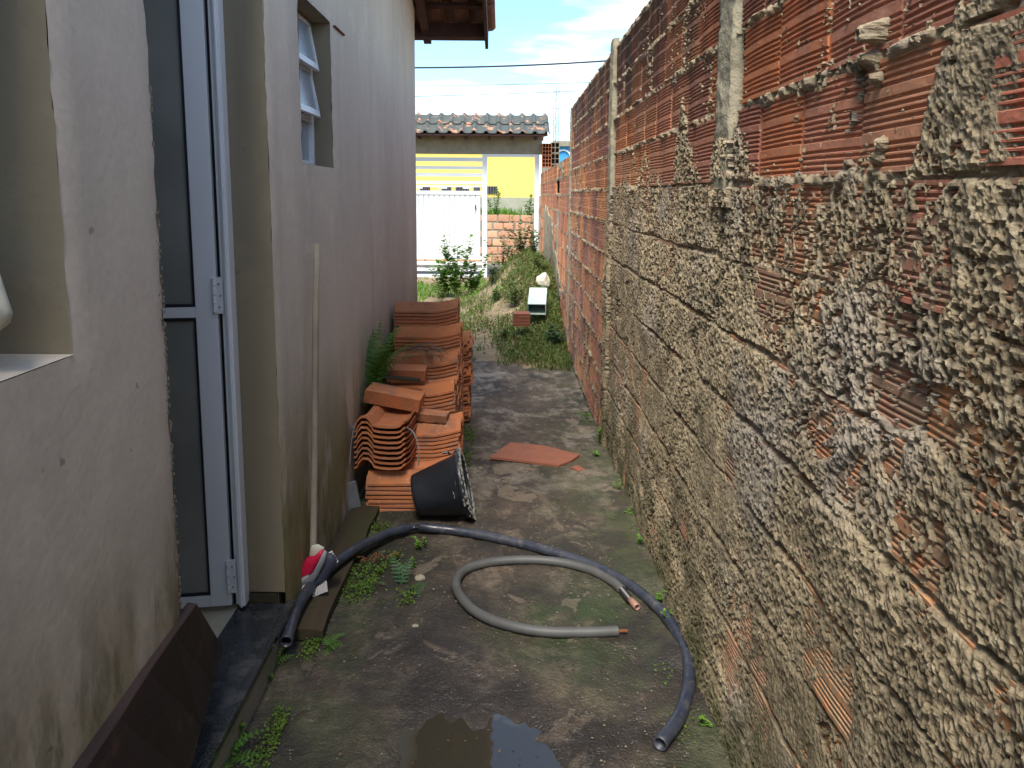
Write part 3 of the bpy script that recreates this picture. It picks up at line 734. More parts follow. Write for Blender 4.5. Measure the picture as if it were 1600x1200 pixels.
o = MB().box((.60, 14.70, -.2), (.77, 14.98, 1.93)).build('pier', M_CONC, wall2); o.matrix_parent_inverse = W2

# ================================================================== FRONT GATE AND ITS CANOPY
D = 14.9
por = empty('gate_canopy', (0, 15, 0), 'small tiled canopy on a grey concrete beam over the white front gate', 'canopy')
PI = Matrix.Translation((0, -15, 0))
def pw(o): o.parent = por; o.matrix_parent_inverse = PI; return o
gzx = lambda px: P(px, 300, D).x
pw(MB().box((-3.4, 14.86, 2.17), (.60, 15.06, 2.50)).build('beam', M_CONC)); pw(MB().box((-3.4, 14.6, 2.47), (.66, 14.66, 2.52)).build('eave_board', M_ROOFW))
for k in range(9): pw(MB().box((-2.9+k*.42, 14.5, 2.42), (-2.86+k*.42, 14.84, 2.465), None).build('rafter', M_ROOFW))
pw(MB().box((-3.4, 14.87, 2.503), (.60, 15.05, 2.64)).build('beam', M_ROOFW))
sc_ = math.atan2(.40, .95)
CM = Matrix.Translation((0, 14.42, 2.47)) @ Matrix.Rotation(sc_, 4, 'X')
pt_ = None
for r_ in range(2):
    for c_ in range(16):
        A = CM @ Matrix.Translation((.60-.215*c_, .27+r_*.47, .02+.012*r_)) @ Matrix.Rotation(R(90), 4, 'Z') @ Matrix.Rotation(R(1.5), 4, 'Y') @ Matrix.Rotation(R(0), 4, 'X')
        if pt_ is None: pt_ = tile_mesh(.54, .016, False, .98).build('roof_tile', M_TILEC, None, True); o = pt_
        else: o = pt_.copy(); COL.objects.link(o)
        o.parent = por; o.matrix_parent_inverse = PI; o.matrix_basis = A
pw(MB().box((-3.4, 0, -.012), (.68, 1.04, .012), CM).build('roof_deck', M_ROOFW))
A = Matrix.Translation((0, 15.40, 2.865)) @ Matrix.Rotation(-sc_, 4, 'X'); pw(MB().box((-3.4, 0, -.02), (.68, .9, .03), A).build('roof_deck', M_TILEC))

gate = empty('gate', (-1.5, D, 0), 'tall white metal gate with open bars above and ribbed sheet below', 'gate')
GI = Matrix.Translation((1.5, -D, 0))
def gp(o): o.parent = gate; o.matrix_parent_inverse = GI; return o
xR = gzx(757)+.0; xL = -2.9
gp(MB().box((xR-.04, D-.04, -.16), (xR+.05, D+.04, 2.165)).build('post', M_GATE)); gp(MB().box((xL-.08, D-.04, -.16), (xL, D+.04, 2.165)).build('post', M_GATE))
x0, x1 = xL+.005, xR-.045
def zy(py): return P(700, py, D).z
for py, h in ((249, .07), (301, .07), (403, .05)): gp(MB().box((x0, D-.02, zy(py)-h/2), (x1, D+.02, zy(py)+h/2)).build('rail', M_GATE))
for py, h in ((262, .055), (273, .06), (285, .055), (291, .03)): gp(MB().box((x0, D-.015, zy(py)-h/2), (x1, D+.012, zy(py)+h/2)).build('slat', M_GATE))
for k in range(5):
    xk = x0+.25+k*.45; gp(MB().box((xk, D-.014, zy(298)+.036), (xk+.16, D+.011, zy(298)+.075)).build('bracket', M_GATE))
xx = x0; zt, zb = zy(304), zy(401); k = 0
while xx < x1-.03:
    wdt = .095; e = min(xx+wdt, x1)
    A = MB(); A.add([(xx, D+.012, zb), (xx+.012, D-.008, zb), (e-.012, D-.008, zb), (e-.002, D+.012, zb), (xx, D+.012, zt), (xx+.012, D-.008, zt), (e-.012, D-.008, zt), (e-.002, D+.012, zt)], [(0, 1, 5, 4), (1, 2, 6, 5), (2, 3, 7, 6)])
    gp(A.build('sheet_rib', M_GATE)); xx = e; k += 1
for py in (411, 421, 431, 441, 451, 460): gp(MB().box((x0, D-.012, zy(py)-.03), (x1, D+.012, zy(py)+.03)).build('slat', M_GATE))
gp(MB().box((-.62, D-.05, zy(327)), (-.60, D-.03, zy(320))).build('latch', M_GASKET))
jb = MB().box((gzx(835), D-.04, -.16), (gzx(842), D+.04, 2.165)).build('gate_post', M_GATE); tag(jb, 'slim white gate post standing against the end of the brick wall', 'post')
hd = MB().box((xR+.052, D-.035, 2.12), (gzx(834.6), D+.035, 2.166)).build('gate_head_rail', M_GATE); tag(hd, 'white head rail over the open gateway between two white posts', 'rail')

# ================================================================== ACROSS THE STREET
bw = empty('brick_wall', (0, 19.1, 0), 'low orange brick wall with pale mortar seen through the open gateway', 'wall')
BI = Matrix.Translation((0, -19.1, 0))
M_BRF = simple('pale_orange_brick', (.66, .36, .22), (.48, .23, .13), 5, .85, .002, 60, .25)
fp = None
for r_ in range(6):
    for c_ in range(15):
        x = -2.9+c_*.265+(.13 if r_ % 2 else 0)
        if fp is None: fp = MB().box((-.124, -.01, -.084), (.124, .1, .084)).build('brick', M_BRF, bevel=.006); o = fp
        else: o = fp.copy(); COL.objects.link(o)
        o.parent = bw; o.matrix_parent_inverse = BI; o.location = (x+rb.uniform(-.008, .008), 19.02+rb.uniform(-.015, .015), -.07+.19*r_+rb.uniform(-.004, .004)); o.rotation_euler = (0, R(rb.uniform(-2.5, 2.5)), R(rb.uniform(-2, 2))); o.scale = (rb.uniform(.88, .98), 1, rb.uniform(.85, .98))
o = MB().box((-3.1, 19.03, -.2), (1.1, 19.2, .94)).build('mortar', M_CONC); o.parent = bw; o.matrix_parent_inverse = BI
o = MB().box((.56, 18.9, -.2), (.80, 19.02, 1.0)).build('pier', M_CONC); o.parent = bw; o.matrix_parent_inverse = BI

yh = empty('yellow_house', (-1, 26, 0), 'yellow painted house across the street, seen over the gate', 'house')
YI = Matrix.Translation((1, -26, 0))
def yp(o): o.parent = yh; o.matrix_parent_inverse = YI; return o
yp(MB().box((-9, 26, 1.34), (.95, 32, 3.2)).build('wall', M_YELLOW)); yp(MB().box((-9, 25.93, .7), (.98, 31.9, 1.338)).build('base_course', M_BAND))
yp(MB().box((-9.2, 25.7, 3.202), (1.0, 32.2, 3.3)).build('roof', M_CONC))
def ax(px): return P(px, 300, 26).x
for a, b in ((757, 777), (740, 750), (712, 733), (690, 705), (656, 672)):
    f_ = yp(MB().box((ax(a), 25.97, P(a, 303, 26).z), (ax(b), 25.995, P(a, 291, 26).z)).build('window', M_GASKET))
    n_ = 5
    for k in range(n_):
        x = ax(a)+(ax(b)-ax(a))*(k+.5)/n_; o = MB().box((x-.008, 25.94, P(a, 303, 26).z), (x+.008, 25.96, P(a, 291, 26).z)).build('window_bar', M_SLATE); o.parent = f_
bh = empty('blue_building', (3, 34, 0), 'bright blue building with grey roof and white ring sign beyond the wall', 'building')
BHI = Matrix.Translation((-3, -34, 0))
def bp_(o): o.parent = bh; o.matrix_parent_inverse = BHI; return o
z1 = P(880, 229, 34).z
bp_(MB().box((P(866, 240, 34).x, 34, -.2), (8, 38, z1)).build('wall', M_BLUE)); bp_(MB().box((P(864, 240, 34).x, 33.8, z1+.002), (8.2, 38.2, z1+.22)).build('roof', M_CONC))
ctr = P(880, 246, 33.95)
rg = [ctr+Vector((math.cos(a), 0, math.sin(a)))*.30 for a in np.linspace(R(-40), R(200), 24)]
bp_(tube(rg, .035, 6).build('ring_sign', M_GATE)); rg = [ctr+Vector((-.42+.04*math.cos(a), 0, math.sin(a)*.34)) for a in np.linspace(R(60), R(260), 12)]
bp_(tube(rg, .03, 6).build('ring_sign', M_GATE))

# lattice mast
mast = empty('lattice_mast', (0, 22, 0), 'thin metal lattice mast rising behind the end of the brick wall', 'mast')
MI = Matrix.Translation((0, -22, 0)); ma_, mb_ = P(864, 250, 22), P(872, 250, 22); ztop = P(868, 135, 22).z; zbot = .8
c3 = Vector(((ma_.x+mb_.x)/2, 22.12, 0)); legs = [Vector((ma_.x, 22, 0)), Vector((mb_.x, 22, 0)), c3]
for l_ in legs:
    o = tube([l_+Vector((0, 0, zbot)), l_+Vector((0, 0, ztop))], .0075, 6).build('leg', M_SLATE); o.parent = mast; o.matrix_parent_inverse = MI
z = zbot; k = 0
while z < ztop-.15:
    for i in range(3):
        a, b = legs[i], legs[(i+1) % 3]
        if k % 2: a, b = b, a
        o = tube([a+Vector((0, 0, z)), b+Vector((0, 0, z+.17))], .005, 5).build('brace', M_SLATE); o.parent = mast; o.matrix_parent_inverse = MI
    z += .17; k += 1
# cables
def cable(p0, p1, sag, r, label, d):
    a, b = P(*p0, d), P(*p1, d); a, b = a+(a-b)*1.2, b+(b-a)*1.2
    pts = [a.lerp(b, t)+Vector((0, 0, -sag*4*t*(1-t)+sag)) for t in np.linspace(0, 1, 40)]
    o = tube(pts, r, 6).build('overhead_cable', M_WIRE); tag(o, label, 'cable', 'cables over the street'); return o
cable((655, 108), (938, 98), .35, .018, 'thick black overhead cable, the highest one crossing the sky', 18)
cable((655, 135), (900, 130), .1, .006, 'thin overhead cable, second from the top against the sky', 20)
cable((655, 151), (900, 143), .1, .007, 'thin overhead cable just above the lowest cable', 20)
cable((655, 168), (900, 170), .05, .004, 'faint thin cable, the lowest one just above the tiled canopy', 20)

# ================================================================== ROOF TILES STACKED BY THE WALL
TP = sharp(tile_mesh(.385, .0105, True, 1.0).build('roof_tile', M_TILE, None, True)); TP_used = False
rt = random.Random(5)
def put_tile(x, y, z, rz_=0, rx=0, ry=0, label='', group='terracotta roof tiles stacked beside the house'):
    global TP_used
    if TP_used: o = TP.copy(); COL.objects.link(o)
    else: o = TP; TP_used = True
    o.location = (x, y, z); o.rotation_euler = (rx, ry, rz_); tag(o, label, 'roof tile', group); return o
_o1 = 'top second third fourth fifth sixth seventh eighth ninth tenth eleventh twelfth thirteenth fourteenth fifteenth sixteenth seventeenth eighteenth nineteenth'.split()
_t1 = {20: 'twent', 30: 'thirt', 40: 'fort'}
ORD = _o1+['twentieth']+['twenty '+w_ for w_ in ['first']+_o1[1:9]]+['thirtieth']+['thirty '+w_ for w_ in ['first']+_o1[1:9]]+['fortieth']+['forty '+w_ for w_ in ['first']+_o1[1:9]]
def stack(x, y, ztop, desc, top, rot=0, step=.0205, z0=None, jit=.006, sx=0):
    base = gz(y) if z0 is None else z0; n_ = max(1, int(round((ztop-.055-base)/step)))
    for k in range(n_):
        z = base+k*step
        last = k == n_-1
        put_tile(x+rt.uniform(-jit, jit), y+rt.uniform(-jit, jit)*.6, z, rot+R(rt.uniform(-1.2, 1.2)), label=(top if last else ORD[n_-1-k]+' roof tile down in the '+desc))
stack(-.500, 4.93, .81, 'tallest stack, farthest from the bucket', 'top tile of the tallest farthest stack, with a grey sooty patch')
stack(-.465, 4.68, .69, 'second tallest stack by the house wall', 'top tile of the second tallest stack, smooth rounded and clean orange')
stack(-.468, 4.42, .57, 'middle stack below the dry fern', 'top tile of the middle stack, half covered by dry fern')
stack(-.468, 4.14, .49, 'stack right behind the ribbed slab', 'top tile of the stack right behind the ribbed slab')
stack(-.425, 3.89, .34, 'low stack just behind the bucket', 'top tile of the low stack right behind the bucket')
stack(-.455, 3.64, .205, 'lowest stack that the bucket leans on', 'top tile of the lowest stack, beside the bucket', step=.021)
stack(-.44, 5.23, .54, 'stack half hidden behind the tallest one', 'top tile of the stack behind the tallest one', jit=.02)
# small stack turned end-on, showing the wave of each tile
for k in range(9):
    put_tile(-.568+.004*(k % 2)-.004*k/8, 3.71, .175+k*.0245, R(-90-4), label=ORD[8-k]+' wavy ended roof tile down in the small end on stack' if k < 8 else 'top tile of the small end on stack, grey dusty wave facing the camera', ry=R(2))
# ribbed slab and splints lying over the stacks
def ribbed(name, L_, W_, T_, mat):
    mb = MB(); n_ = 9
    pr = []
    for k in range(n_):
        z0 = T_*k/n_; pr += [(z0+T_/n_*.1, 0), (z0+T_/n_*.3, .005), (z0+T_/n_*.7, .005), (z0+T_/n_*.9, 0)]
    for x in (-L_/2, L_/2):
        for (z, y) in pr: mb.v.append((x, y, z))
        mb.v += [(x, W_, T_), (x, W_, 0)]
    m_ = len(pr)+2
    for k in range(m_): a = k; b = (k+1) % m_; mb.f.append((a, b, b+m_, a+m_))
    mb.f += [tuple(range(m_)), tuple(range(2*m_-1, m_-1, -1))]
    return mb.build(name, mat)
o = ribbed('clay_slab', .27, .17, .062, M_TILE); o.location = (-.565, 3.76, .425); o.rotation_euler = (0, R(10), R(-3)); tag(o, 'ribbed orange clay block lying across the stacks under the fern', 'clay block')
o = ribbed('clay_slab', .24, .16, .05, M_TILE); o.location = (-.545, 4.02, .50); o.rotation_euler = (0, R(2), R(2)); tag(o, 'smoother clay slab lying behind the dark wood chip', 'clay block')
o = ribbed('clay_slab', .20, .10, .035, M_TILE); o.location = (-.40, 3.80, .345); o.rotation_euler = (0, R(4), R(-6)); tag(o, 'thin clay slab tilted above the low stack behind the bucket', 'clay block')
o = MB().box((-.1, -.02, 0), (.1, .02, .012)).build('wood_chip', M_PLANK, bevel=.002); o.location = (-.545, 3.97, .515); o.rotation_euler = (0, R(4), R(-3)); tag(o, 'short dark strip of wood lying on the clay slabs', 'wood')
sp = crom([(-.46, 3.56, .385), (-.425, 3.52, .37), (-.40, 3.50, .30), (-.405, 3.51, .22)], 8)
o = tube(sp, .0028, 6).build('tie_strap', M_GREYP); tag(o, 'thin grey strap curling down beside the end on tile stack', 'strap')
sp = crom([(-.69, 3.50, .42), (-.705, 3.49, .33), (-.712, 3.48, .24)], 8)
o = tube(sp, .0025, 6).build('tie_strap', M_GREYP); tag(o, 'thin pale strap hanging between house wall and tiles', 'strap')
# slate leaning
o = MB().box((-.03, -.008, 0), (.03, .008, .15)).build('slate_piece', M_SLATE, bevel=.003); o.location = (-.690, 3.48, 0); o.rotation_euler = (R(-8), R(-7), R(35)); tag(o, 'small grey slate leaning on the wall by the lowest tiles', 'slate')

# ================================================================== BUCKET
ba = empty('bucket', G(690, 815), 'black plastic builders bucket tipped over with cement crusted rim', 'bucket')
def lathe(prof, seg=40, wob=0):
    mb = MB(); n_ = len(prof)
    for k in range(seg):
        a = 2*math.pi*k/seg
        for (r, z) in prof: mb.v.append((r*math.cos(a), r*math.sin(a), z))
    for k in range(seg):
        for j in range(n_-1):
            a = k*n_+j; b = ((k+1) % seg)*n_+j; mb.f.append((a, b, b+1, a+1))
    return mb
# axis runs from base (left) to rim (right, turned a little toward the camera)
pb = P(655, 773, 3.70); pr_ = P(716, 773, 3.62)
axis = Vector((.24, .012, .055)).normalized(); q_ = axis.to_track_quat('Z', 'Y')
ba.location = (-.415, 3.44, .105); ba.rotation_mode = 'QUATERNION'; ba.rotation_quaternion = q_
lathe([(.0001, 0), (.080, 0), (.092, .006), (.096, .02), (.142, .225), (.146, .228), (.139, .226), (.092, .022), (.0001, .016)]).build('body', M_BUCKET, ba, True)
lathe([(.1465, .212), (.154, .214), (.158, .226), (.156, .240), (.147, .243), (.1395, .236), (.1385, .228)]).build('rim', M_BUCKET, ba, True)
rs = random.Random(9); mb = MB()
for k in range(420):
    a = rs.uniform(0, 6.283); r = rs.uniform(.138, .160); z = .243+rs.uniform(-.02, .002)*(1 if r > .156 else .1); s_ = rs.uniform(.0015, .006)
    c = Vector((r*math.cos(a), r*math.sin(a), z)); mb.box(c-Vector((s_, s_, s_*.6)), c+Vector((s_, s_*1.3, s_*.6)))
cc = mb.build('cement_crust', M_RIM, ba); cc['kind'] = 'stuff'
tube([Vector((.0, .150, .20)), Vector((0, .162, .19)), Vector((0, .164, .165))], .006, 6).build('handle_lug', M_BUCKET, ba)

# ================================================================== HOSES
def gp3(px, py, z): p = G(px, py, z); return p
rH = .0195
pts = [gp3(447, 1003, .075), gp3(462, 955, .078), gp3(490, 912, .08), gp3(540, 868, .072), gp3(600, 836, .045), gp3(640, 824.5, .036)]
a = crom(pts, 14)
pts2 = [gp3(655, 822.5, .036), gp3(668, 824.5, .034), gp3(740, 834, .022), gp3(860, 862, .022), gp3(960, 900, .022), gp3(1030, 952, .024), gp3(1068, 1010, .024), gp3(1077, 1062, .023), gp3(1062, 1118, .022), gp3(1031, 1163, .022)]
b = crom(pts2, 14); path_ = a+b
def rk(t):
    n_ = len(path_)-1; i = t*n_; return rH*(1-.25*math.exp(-((i-(len(a)-.5))/2.2)**2))
o = tube(path_, rk, 16, hollow=.82).build('hose', M_HOSE, None, True); tag(o, 'thick navy black water pipe arched across the path with a kink by the bucket', 'pipe')
pts = [(966, 986), (920, 988), (850, 987), (790, 976), (745, 957), (719, 931), (713, 908), (728, 890), (765, 879), (815, 875), (870, 878), (920, 890), (955, 908), (972, 922)]
pa = crom([gp3(x, y, .02) for x, y in pts], 40); pa = resample(pa, .0032)
hs = empty('conduit', G(800, 930), 'ribbed grey conduit coiled on the path with taped copper end', 'conduit'); HI = Matrix.Translation(-hs.location)
def hh(o): o.parent = hs; o.matrix_parent_inverse = HI; return o
hh(tube(pa, .0175, 14, hollow=.8, rib=(1, .045)).build('ribbed_sleeve', M_HOSEG, None, True))
t0 = pa[-1]; hh(tube([t0, gp3(985, 938, .02)], .0145, 14).build('black_tape', M_TAPE, None, True))
hh(tube([gp3(984, 936, .02), gp3(996, 949, .021)], .0125, 14, hollow=.7).build('copper_end', M_COPPER, None, True))
e0 = gp3(966, 986, .018); hh(tube([e0, e0+Vector((.03, .006, -.003))], .006, 8).build('inner_cable', M_RUST))

# ================================================================== THINGS ON THE FLOOR
def prism(name, pix, z0, t, mat, bev=.001):
    v = [G(x, y, z0+t) for x, y in pix]; n_ = len(v); bb = [Vector((p.x, p.y, z0)) for p in v]
    f = [tuple(range(n_)), tuple(range(2*n_-1, n_-1, -1))]+[(k, n_+k, n_+(k+1) % n_, (k+1) % n_) for k in range(n_)]
    o = mesh(name, v+bb, f, mat); bm = bmesh.new(); bm.from_mesh(o.data); bmesh.ops.recalc_face_normals(bm, faces=bm.faces[:]); bm.to_mesh(o.data); bm.free(); return o
zz_ = gz(4.3)+.008
o = prism('clay_sheet', [(766, 714), (797, 691), (850, 696), (906, 710), (893, 719), (873, 727), (820, 720)], zz_, .012, M_RUSTB); tag(o, 'flat rusty red slab lying in the middle of the path', 'slab')
o = prism('clay_shard', [(892, 730), (900, 726), (915, 733), (905, 736)], zz_, .008, M_RUSTB); tag(o, 'small clay shard beside the flat red slab', 'shard')
o = prism('purple_petal', [(972, 827), (976, 823), (982, 826), (978, 830)], .004, .006, simple('purple', (.32, .14, .36), (.3, .12, .3), 5, .6, 0, 60, 0)); tag(o, 'tiny purple petal on the path near the brick wall', 'petal')  # a petal, built as a thin flat prism
# mossy plank
v0 = [(-.735, 2.52), (-.602, 2.55), (-.585, 3.62), (-.715, 3.66)]
mb = MB(); nb = 24; V = []
for i in range(nb+1):
    t = i/nb
    xl = -.712+.0*t+.006*f1(vn(t*7, 0, 2)); xr = -.600+.015*t+.006*f1(vn(t*9, 3, 2)); y = 2.42+1.08*t; zt_ = .048-.014*t+.003*f1(vn(t*6, 1, 4))
    V += [(xl, y, .006), (xl, y, zt_), (xl*.5+xr*.5, y, zt_+.002), (xr, y, zt_-.003), (xr, y, .012)]
f = []
for i in range(nb):
    for j in range(4): a_ = i*5+j; f.append((a_, a_+1, a_+6, a_+5))
f += [(0, 4, 3, 2, 1), tuple(nb*5+k for k in range(5))]
o = mesh('plank', V, f, M_PLANK); tag(o, 'dark mossy plank lying on the ground against the house wall', 'plank')
# debris under plank side: broken concrete lumps
def rock(name, loc, r, mat, label, cat, group=None, seed=0, flat=.6):
    bm = bmesh.new(); bmesh.ops.create_icosphere(bm, subdivisions=2, radius=r); rs = random.Random(seed)
    off = rs.uniform(0, 50)
    for v in bm.verts:
        k = 1+.35*f1(vn(v.co.x/r*1.3+off, v.co.y/r*1.3+v.co.z/r, seed)); v.co *= k; v.co.z *= flat
    me = bpy.data.meshes.new(name); bm.to_mesh(me); bm.free(); me.materials.append(mat)
    o = bpy.data.objects.new(name, me); o.location = loc; COL.objects.link(o); o.rotation_euler = (0, 0, rs.uniform(0, 6)); return tag(o, label, cat, group)
for i, (x, y, r, lb) in enumerate(((828, 512, .05, 'grey stone in the weeds in front of the pale blue box'), (770, 545, .04, 'small pale stone where the path meets the soil'), (795, 560, .03, 'tiny stone at the broken end of the path'), (657, 905, .02, 'light concrete crumb beside the little ferns'), (648, 640+340, .012, 'dark pebble on the wet path left of the grey conduit'))):
    p = G(x, y, -.1 if y < 600 else 0); rock('stone', (p.x, p.y, p.z+r*.25), r, M_CONC, lb, 'stone', seed=i)
# leaning dark board
Ap = Vector((-.752, 1.90, .485)); Cn = Vector((-.640, .95, .50))
A_ = P(308, 941, 1.72); C_ = P(140, 1190, 1.22); dirv = (C_-A_).normalized(); C2 = A_+dirv*1.3
B_ = P(349, 1012, 2.02); D2 = Vector((-.655, 1.02, .215)); B2 = P(330, 1190, 1.70); B2 = P(301, 1190, 1.62)
D2 = B_+(B2-B_).normalized()*1.5
def board(a, b, c, d, t):
    nrm = ((b-a).cross(d-a)).normalized()
    if nrm.x < 0: nrm = -nrm
    ks = 10; V = []; f = []
    for i in range(ks+1):
        s = i/ks; e0 = a.lerp(d, s); e1 = b.lerp(c, s); w0 = .004*f1(vn(s*9, 1, 5)); w1 = .004*f1(vn(s*9, 7, 5))
        V += [e0+Vector((0, 0, w0)), e1+Vector((0, 0, w1)), e1-nrm*t+Vector((0, 0, w1)), e0-nrm*t+Vector((0, 0, w0))]
    for i in range(ks):
        for j in range(4): p = i*4+j; q2 = i*4+(j+1) % 4; f.append((p, q2, q2+4, p+4))
    f += [(3, 2, 1, 0), tuple(ks*4+k for k in range(4))]
    o = mesh('board', V, f, M_BOARD); bm = bmesh.new(); bm.from_mesh(o.data); bmesh.ops.recalc_face_normals(bm, faces=bm.faces[:]); bmesh.ops.bevel(bm, geom=bm.edges[:], offset=.002, segments=1, affect='EDGES'); bm.to_mesh(o.data); bm.free(); return o
o = board(A_, B_, D2, C2, .022); tag(o, 'wide black stained board leaning across the doorstep at the bottom left', 'board')

# broom: wooden stick with a red and navy head
br = empty('broom', (-.665, 2.86, 0), 'wooden stick broom propped on the wall with red and navy head', 'broom'); BRI = Matrix.Translation((.665, -2.86, 0))
def bb_(o): o.parent = br; o.matrix_parent_inverse = BRI; return o
pt, pb2 = P(495, 381, 2.84), P(489, 872, 2.72)
bb_(tube([pb2, pb2.lerp(pt, .35)+Vector((.002, 0, 0)), pb2.lerp(pt, .7)-Vector((.001, 0, 0)), pt], .0115, 10).build('handle', M_STICK, None, True))
d0 = 2.66
def blob(name, pix, d, t, mat, bulge=.012):
    n_ = len(pix); c = Vector((sum(x for x, y in pix)/n_, sum(y for x, y in pix)/n_)); V = []; rings = ((1, 0), (.92, .5), (.6, .9), (.01, 1))
    for (k, h) in rings:
        for (x, y) in pix: V.append(P(c.x+(x-c.x)*k, c.y+(y-c.y)*k, d-h*bulge-t*0))
    for (x, y) in pix: V.append(P(x, y, d+t))
    f = []
    for r_ in range(3):
        for k in range(n_): f.append((r_*n_+k, r_*n_+(k+1) % n_, (r_+1)*n_+(k+1) % n_, (r_+1)*n_+k))
    for k in range(n_): f.append((k, 4*n_+k, 4*n_+(k+1) % n_, (k+1) % n_))
    f.append(tuple(4*n_+k for k in range(n_)))
    o = mesh(name, V, f, mat, None, True); bm = bmesh.new(); bm.from_mesh(o.data); bmesh.ops.recalc_face_normals(bm, faces=bm.faces[:]); bm.to_mesh(o.data); bm.free(); return o
bb_(blob('socket', [(483, 868), (487, 852), (497, 850), (507, 855), (504, 864), (492, 880)], 2.675, .03, M_CLOTH, .012))
bb_(blob('head', [(469, 903), (473, 882), (480, 870), (492, 868), (503, 858), (507, 860), (502, 874), (491, 892), (484, 908), (474, 912)], 2.660, .04, M_REDP, .02))
bb_(blob('band', [(469, 904), (474, 912), (484, 907), (492, 891), (503, 873), (507, 859), (511, 862), (508, 878), (497, 900), (488, 914), (474, 919), (468, 913)], 2.655, .04, M_GREYP, .018))
bb_(blob('grip_pad', [(488, 914), (498, 900), (508, 878), (511, 863), (522, 866), (527, 876), (519, 893), (508, 912), (496, 922)], 2.665, .045, M_NAVY, .022))
for i in range(7):
    a_ = P(474+i*2.2, 915-i*.5, 2.640); b_ = P(471+i*2.6, 928+(i % 2), 2.635); bb_(tube([a_, b_], lambda t: .003+.001*t, 6).build('bristle_tuft', M_WHITE))
for i in range(6):
    a_ = P(494+i*3.0, 919-i*2.2, 2.640); b_ = P(490+i*4, 932-i*1.6, 2.635); bb_(tube([a_, b_], lambda t: .0035+.002*t, 6).build('bristle_tuft', M_WHITE))
for i in range(5):
    a_ = P(511+i*2, 866+i*2, 2.670); b_ = P(519+i*2.3, 862+i*4, 2.665); bb_(tube([a_, b_], lambda t: .003+.0015*t, 6).build('bristle_tuft', M_WHITE))
# cream cloth on the near window sill
cl = MB(); V = []; 
cp = [(-60, 395), (-3, 418), (4, 440), (14, 470), (20, 488), (17, 504), (4, 514), (-10, 524), (-60, 530)]
o = blob('cloth', cp, 1.16, .03, M_CLOTH, .03); tag(o, 'bunched cream cloth at the window edge on the far left', 'cloth')
# rusty wire tangle
rs = random.Random(21); c0 = G(585, 873, .03)
wp = [c0+Vector((-.09, 0, .03))]
for k in range(16): wp.append(c0+Vector((-.07+.010*k+rs.uniform(-.015, .015), rs.uniform(-.035, .035), rs.uniform(-.008, .022))))
o = tube(crom(wp, 8), .0022, 5).build('wire', M_RUST); tag(o, 'tangled rusty wire lying beside the mossy plank', 'wire')
# root at the foot of the brick wall
rp = [P(1072, 1003, 2.50), P(1085, 1001, 2.47), P(1096, 1007, 2.44), P(1108, 1006, 2.42)]
o = tube(crom(rp, 6), lambda t: .004-.002*t, 6).build('root', M_CLOTH); tag(o, 'pale dry root sticking out of the brick wall foot', 'root')

# ================================================================== PLANTS
def frond(L_, wid, arc, az, seed, npin=17, droop=70):
    rs = random.Random(seed); mb = MB(); d = Vector((math.cos(az), math.sin(az), 0)); side = Vector((-d.y, d.x, 0)); pts = []
    e = arc; p = Vector((0, 0, 0)); pts.append(p.copy())
    if L_ < .2: npin = 9
    for k in range(npin):
        v = d*math.cos(e)+Vector((0, 0, math.sin(e))); p = p+v*(L_/npin); e -= R(droop)/npin; pts.append(p.copy())
    for k in range(1, npin+1):
        t = k/npin; T = (pts[k]-pts[k-1]).normalized(); up = side.cross(T)
        w_ = wid*math.sin(math.pi*min(1, .12+.88*t)**.7)*(1 if t < .97 else .5)+.002
        for sg in (1, -1):
            s = side*sg; b = pts[k]; tip = b+s*w_+T*w_*.28+up*rs.uniform(-.15, .1)*w_; hw = L_/npin*(.25 if L_ > .2 else .22)
            m1 = b.lerp(tip, .5)
            mb.add([b-T*hw, m1-T*hw*1.0, tip, m1+T*hw*1.0, b+T*hw], [(0, 1, 2, 3, 4)])
    for k in range(npin):
        a, b = pts[k], pts[k+1]; mb.add([a-side*.0012, a+side*.0012, b+side*.001, b-side*.001], [(0, 1, 2, 3)])
    return mb
def fern(loc, n, L_, wid, mat, label, seed=0, az0=0, spread=6.283, arc=(40, 75), group=None):
    e = empty('fern', loc, label, 'fern', group); rs = random.Random(seed)
    for k in range(n):
        frond(L_*rs.uniform(.7, 1.1), wid*rs.uniform(.8, 1.1), R(rs.uniform(*arc)), az0+spread*(k+rs.uniform(-.3, .3))/n, seed*50+k).build('frond', mat, e)
    return e
fern((-.675, 3.96, .44), 15, .42, .05, M_FERN, 'tall dark fern growing between the house wall and stacked tiles', 1, R(-60), R(200), (72, 98))
fern((-.68, 3.90, .42), 8, .10, .03, M_FERN, 'small bright fern tuft below the tall fern by the wall', 2)
fern((-.52, 4.33, .605), 10, .24, .03, M_DRY, 'dry brown fern fronds fallen over the middle tile stack', 3, R(-130), R(230), (5, 30))
fern((-.45, 4.35, .59), 4, .16, .028, M_FERN2, 'grey green fern frond lying on the middle tile stack', 4, R(-60), R(120), (8, 24))
p = G(627, 915); fern((p.x, p.y, .0), 3, .13, .03, M_FERN2, 'grey green fern with upright frond growing from the path edge', 5, R(60), R(100), (45, 70))
p = G(650, 920); fern((p.x-.02, p.y+.02, .0), 3, .11, .018, M_FERN2, 'low fern spreading to the right beside the upright frond', 6, R(-60), R(90), (15, 35))
p = G(577, 915); fern((p.x, p.y, .0), 5, .09, .018, M_FERN, 'tiny bright green fern at the edge of the plank', 7, 0, 6.28, (25, 55))
p = G(425, 1045); fern((p.x, p.y, .0), 5, .10, .02, M_FERN, 'small upright fern at the foot of the granite step', 8, R(20), R(200), (50, 80))
p = G(512, 1010); fern((p.x, p.y, .0), 5, .08, .02, M_FERN, 'small fern under the near end of the plank', 9, R(-90), R(250), (20, 50))
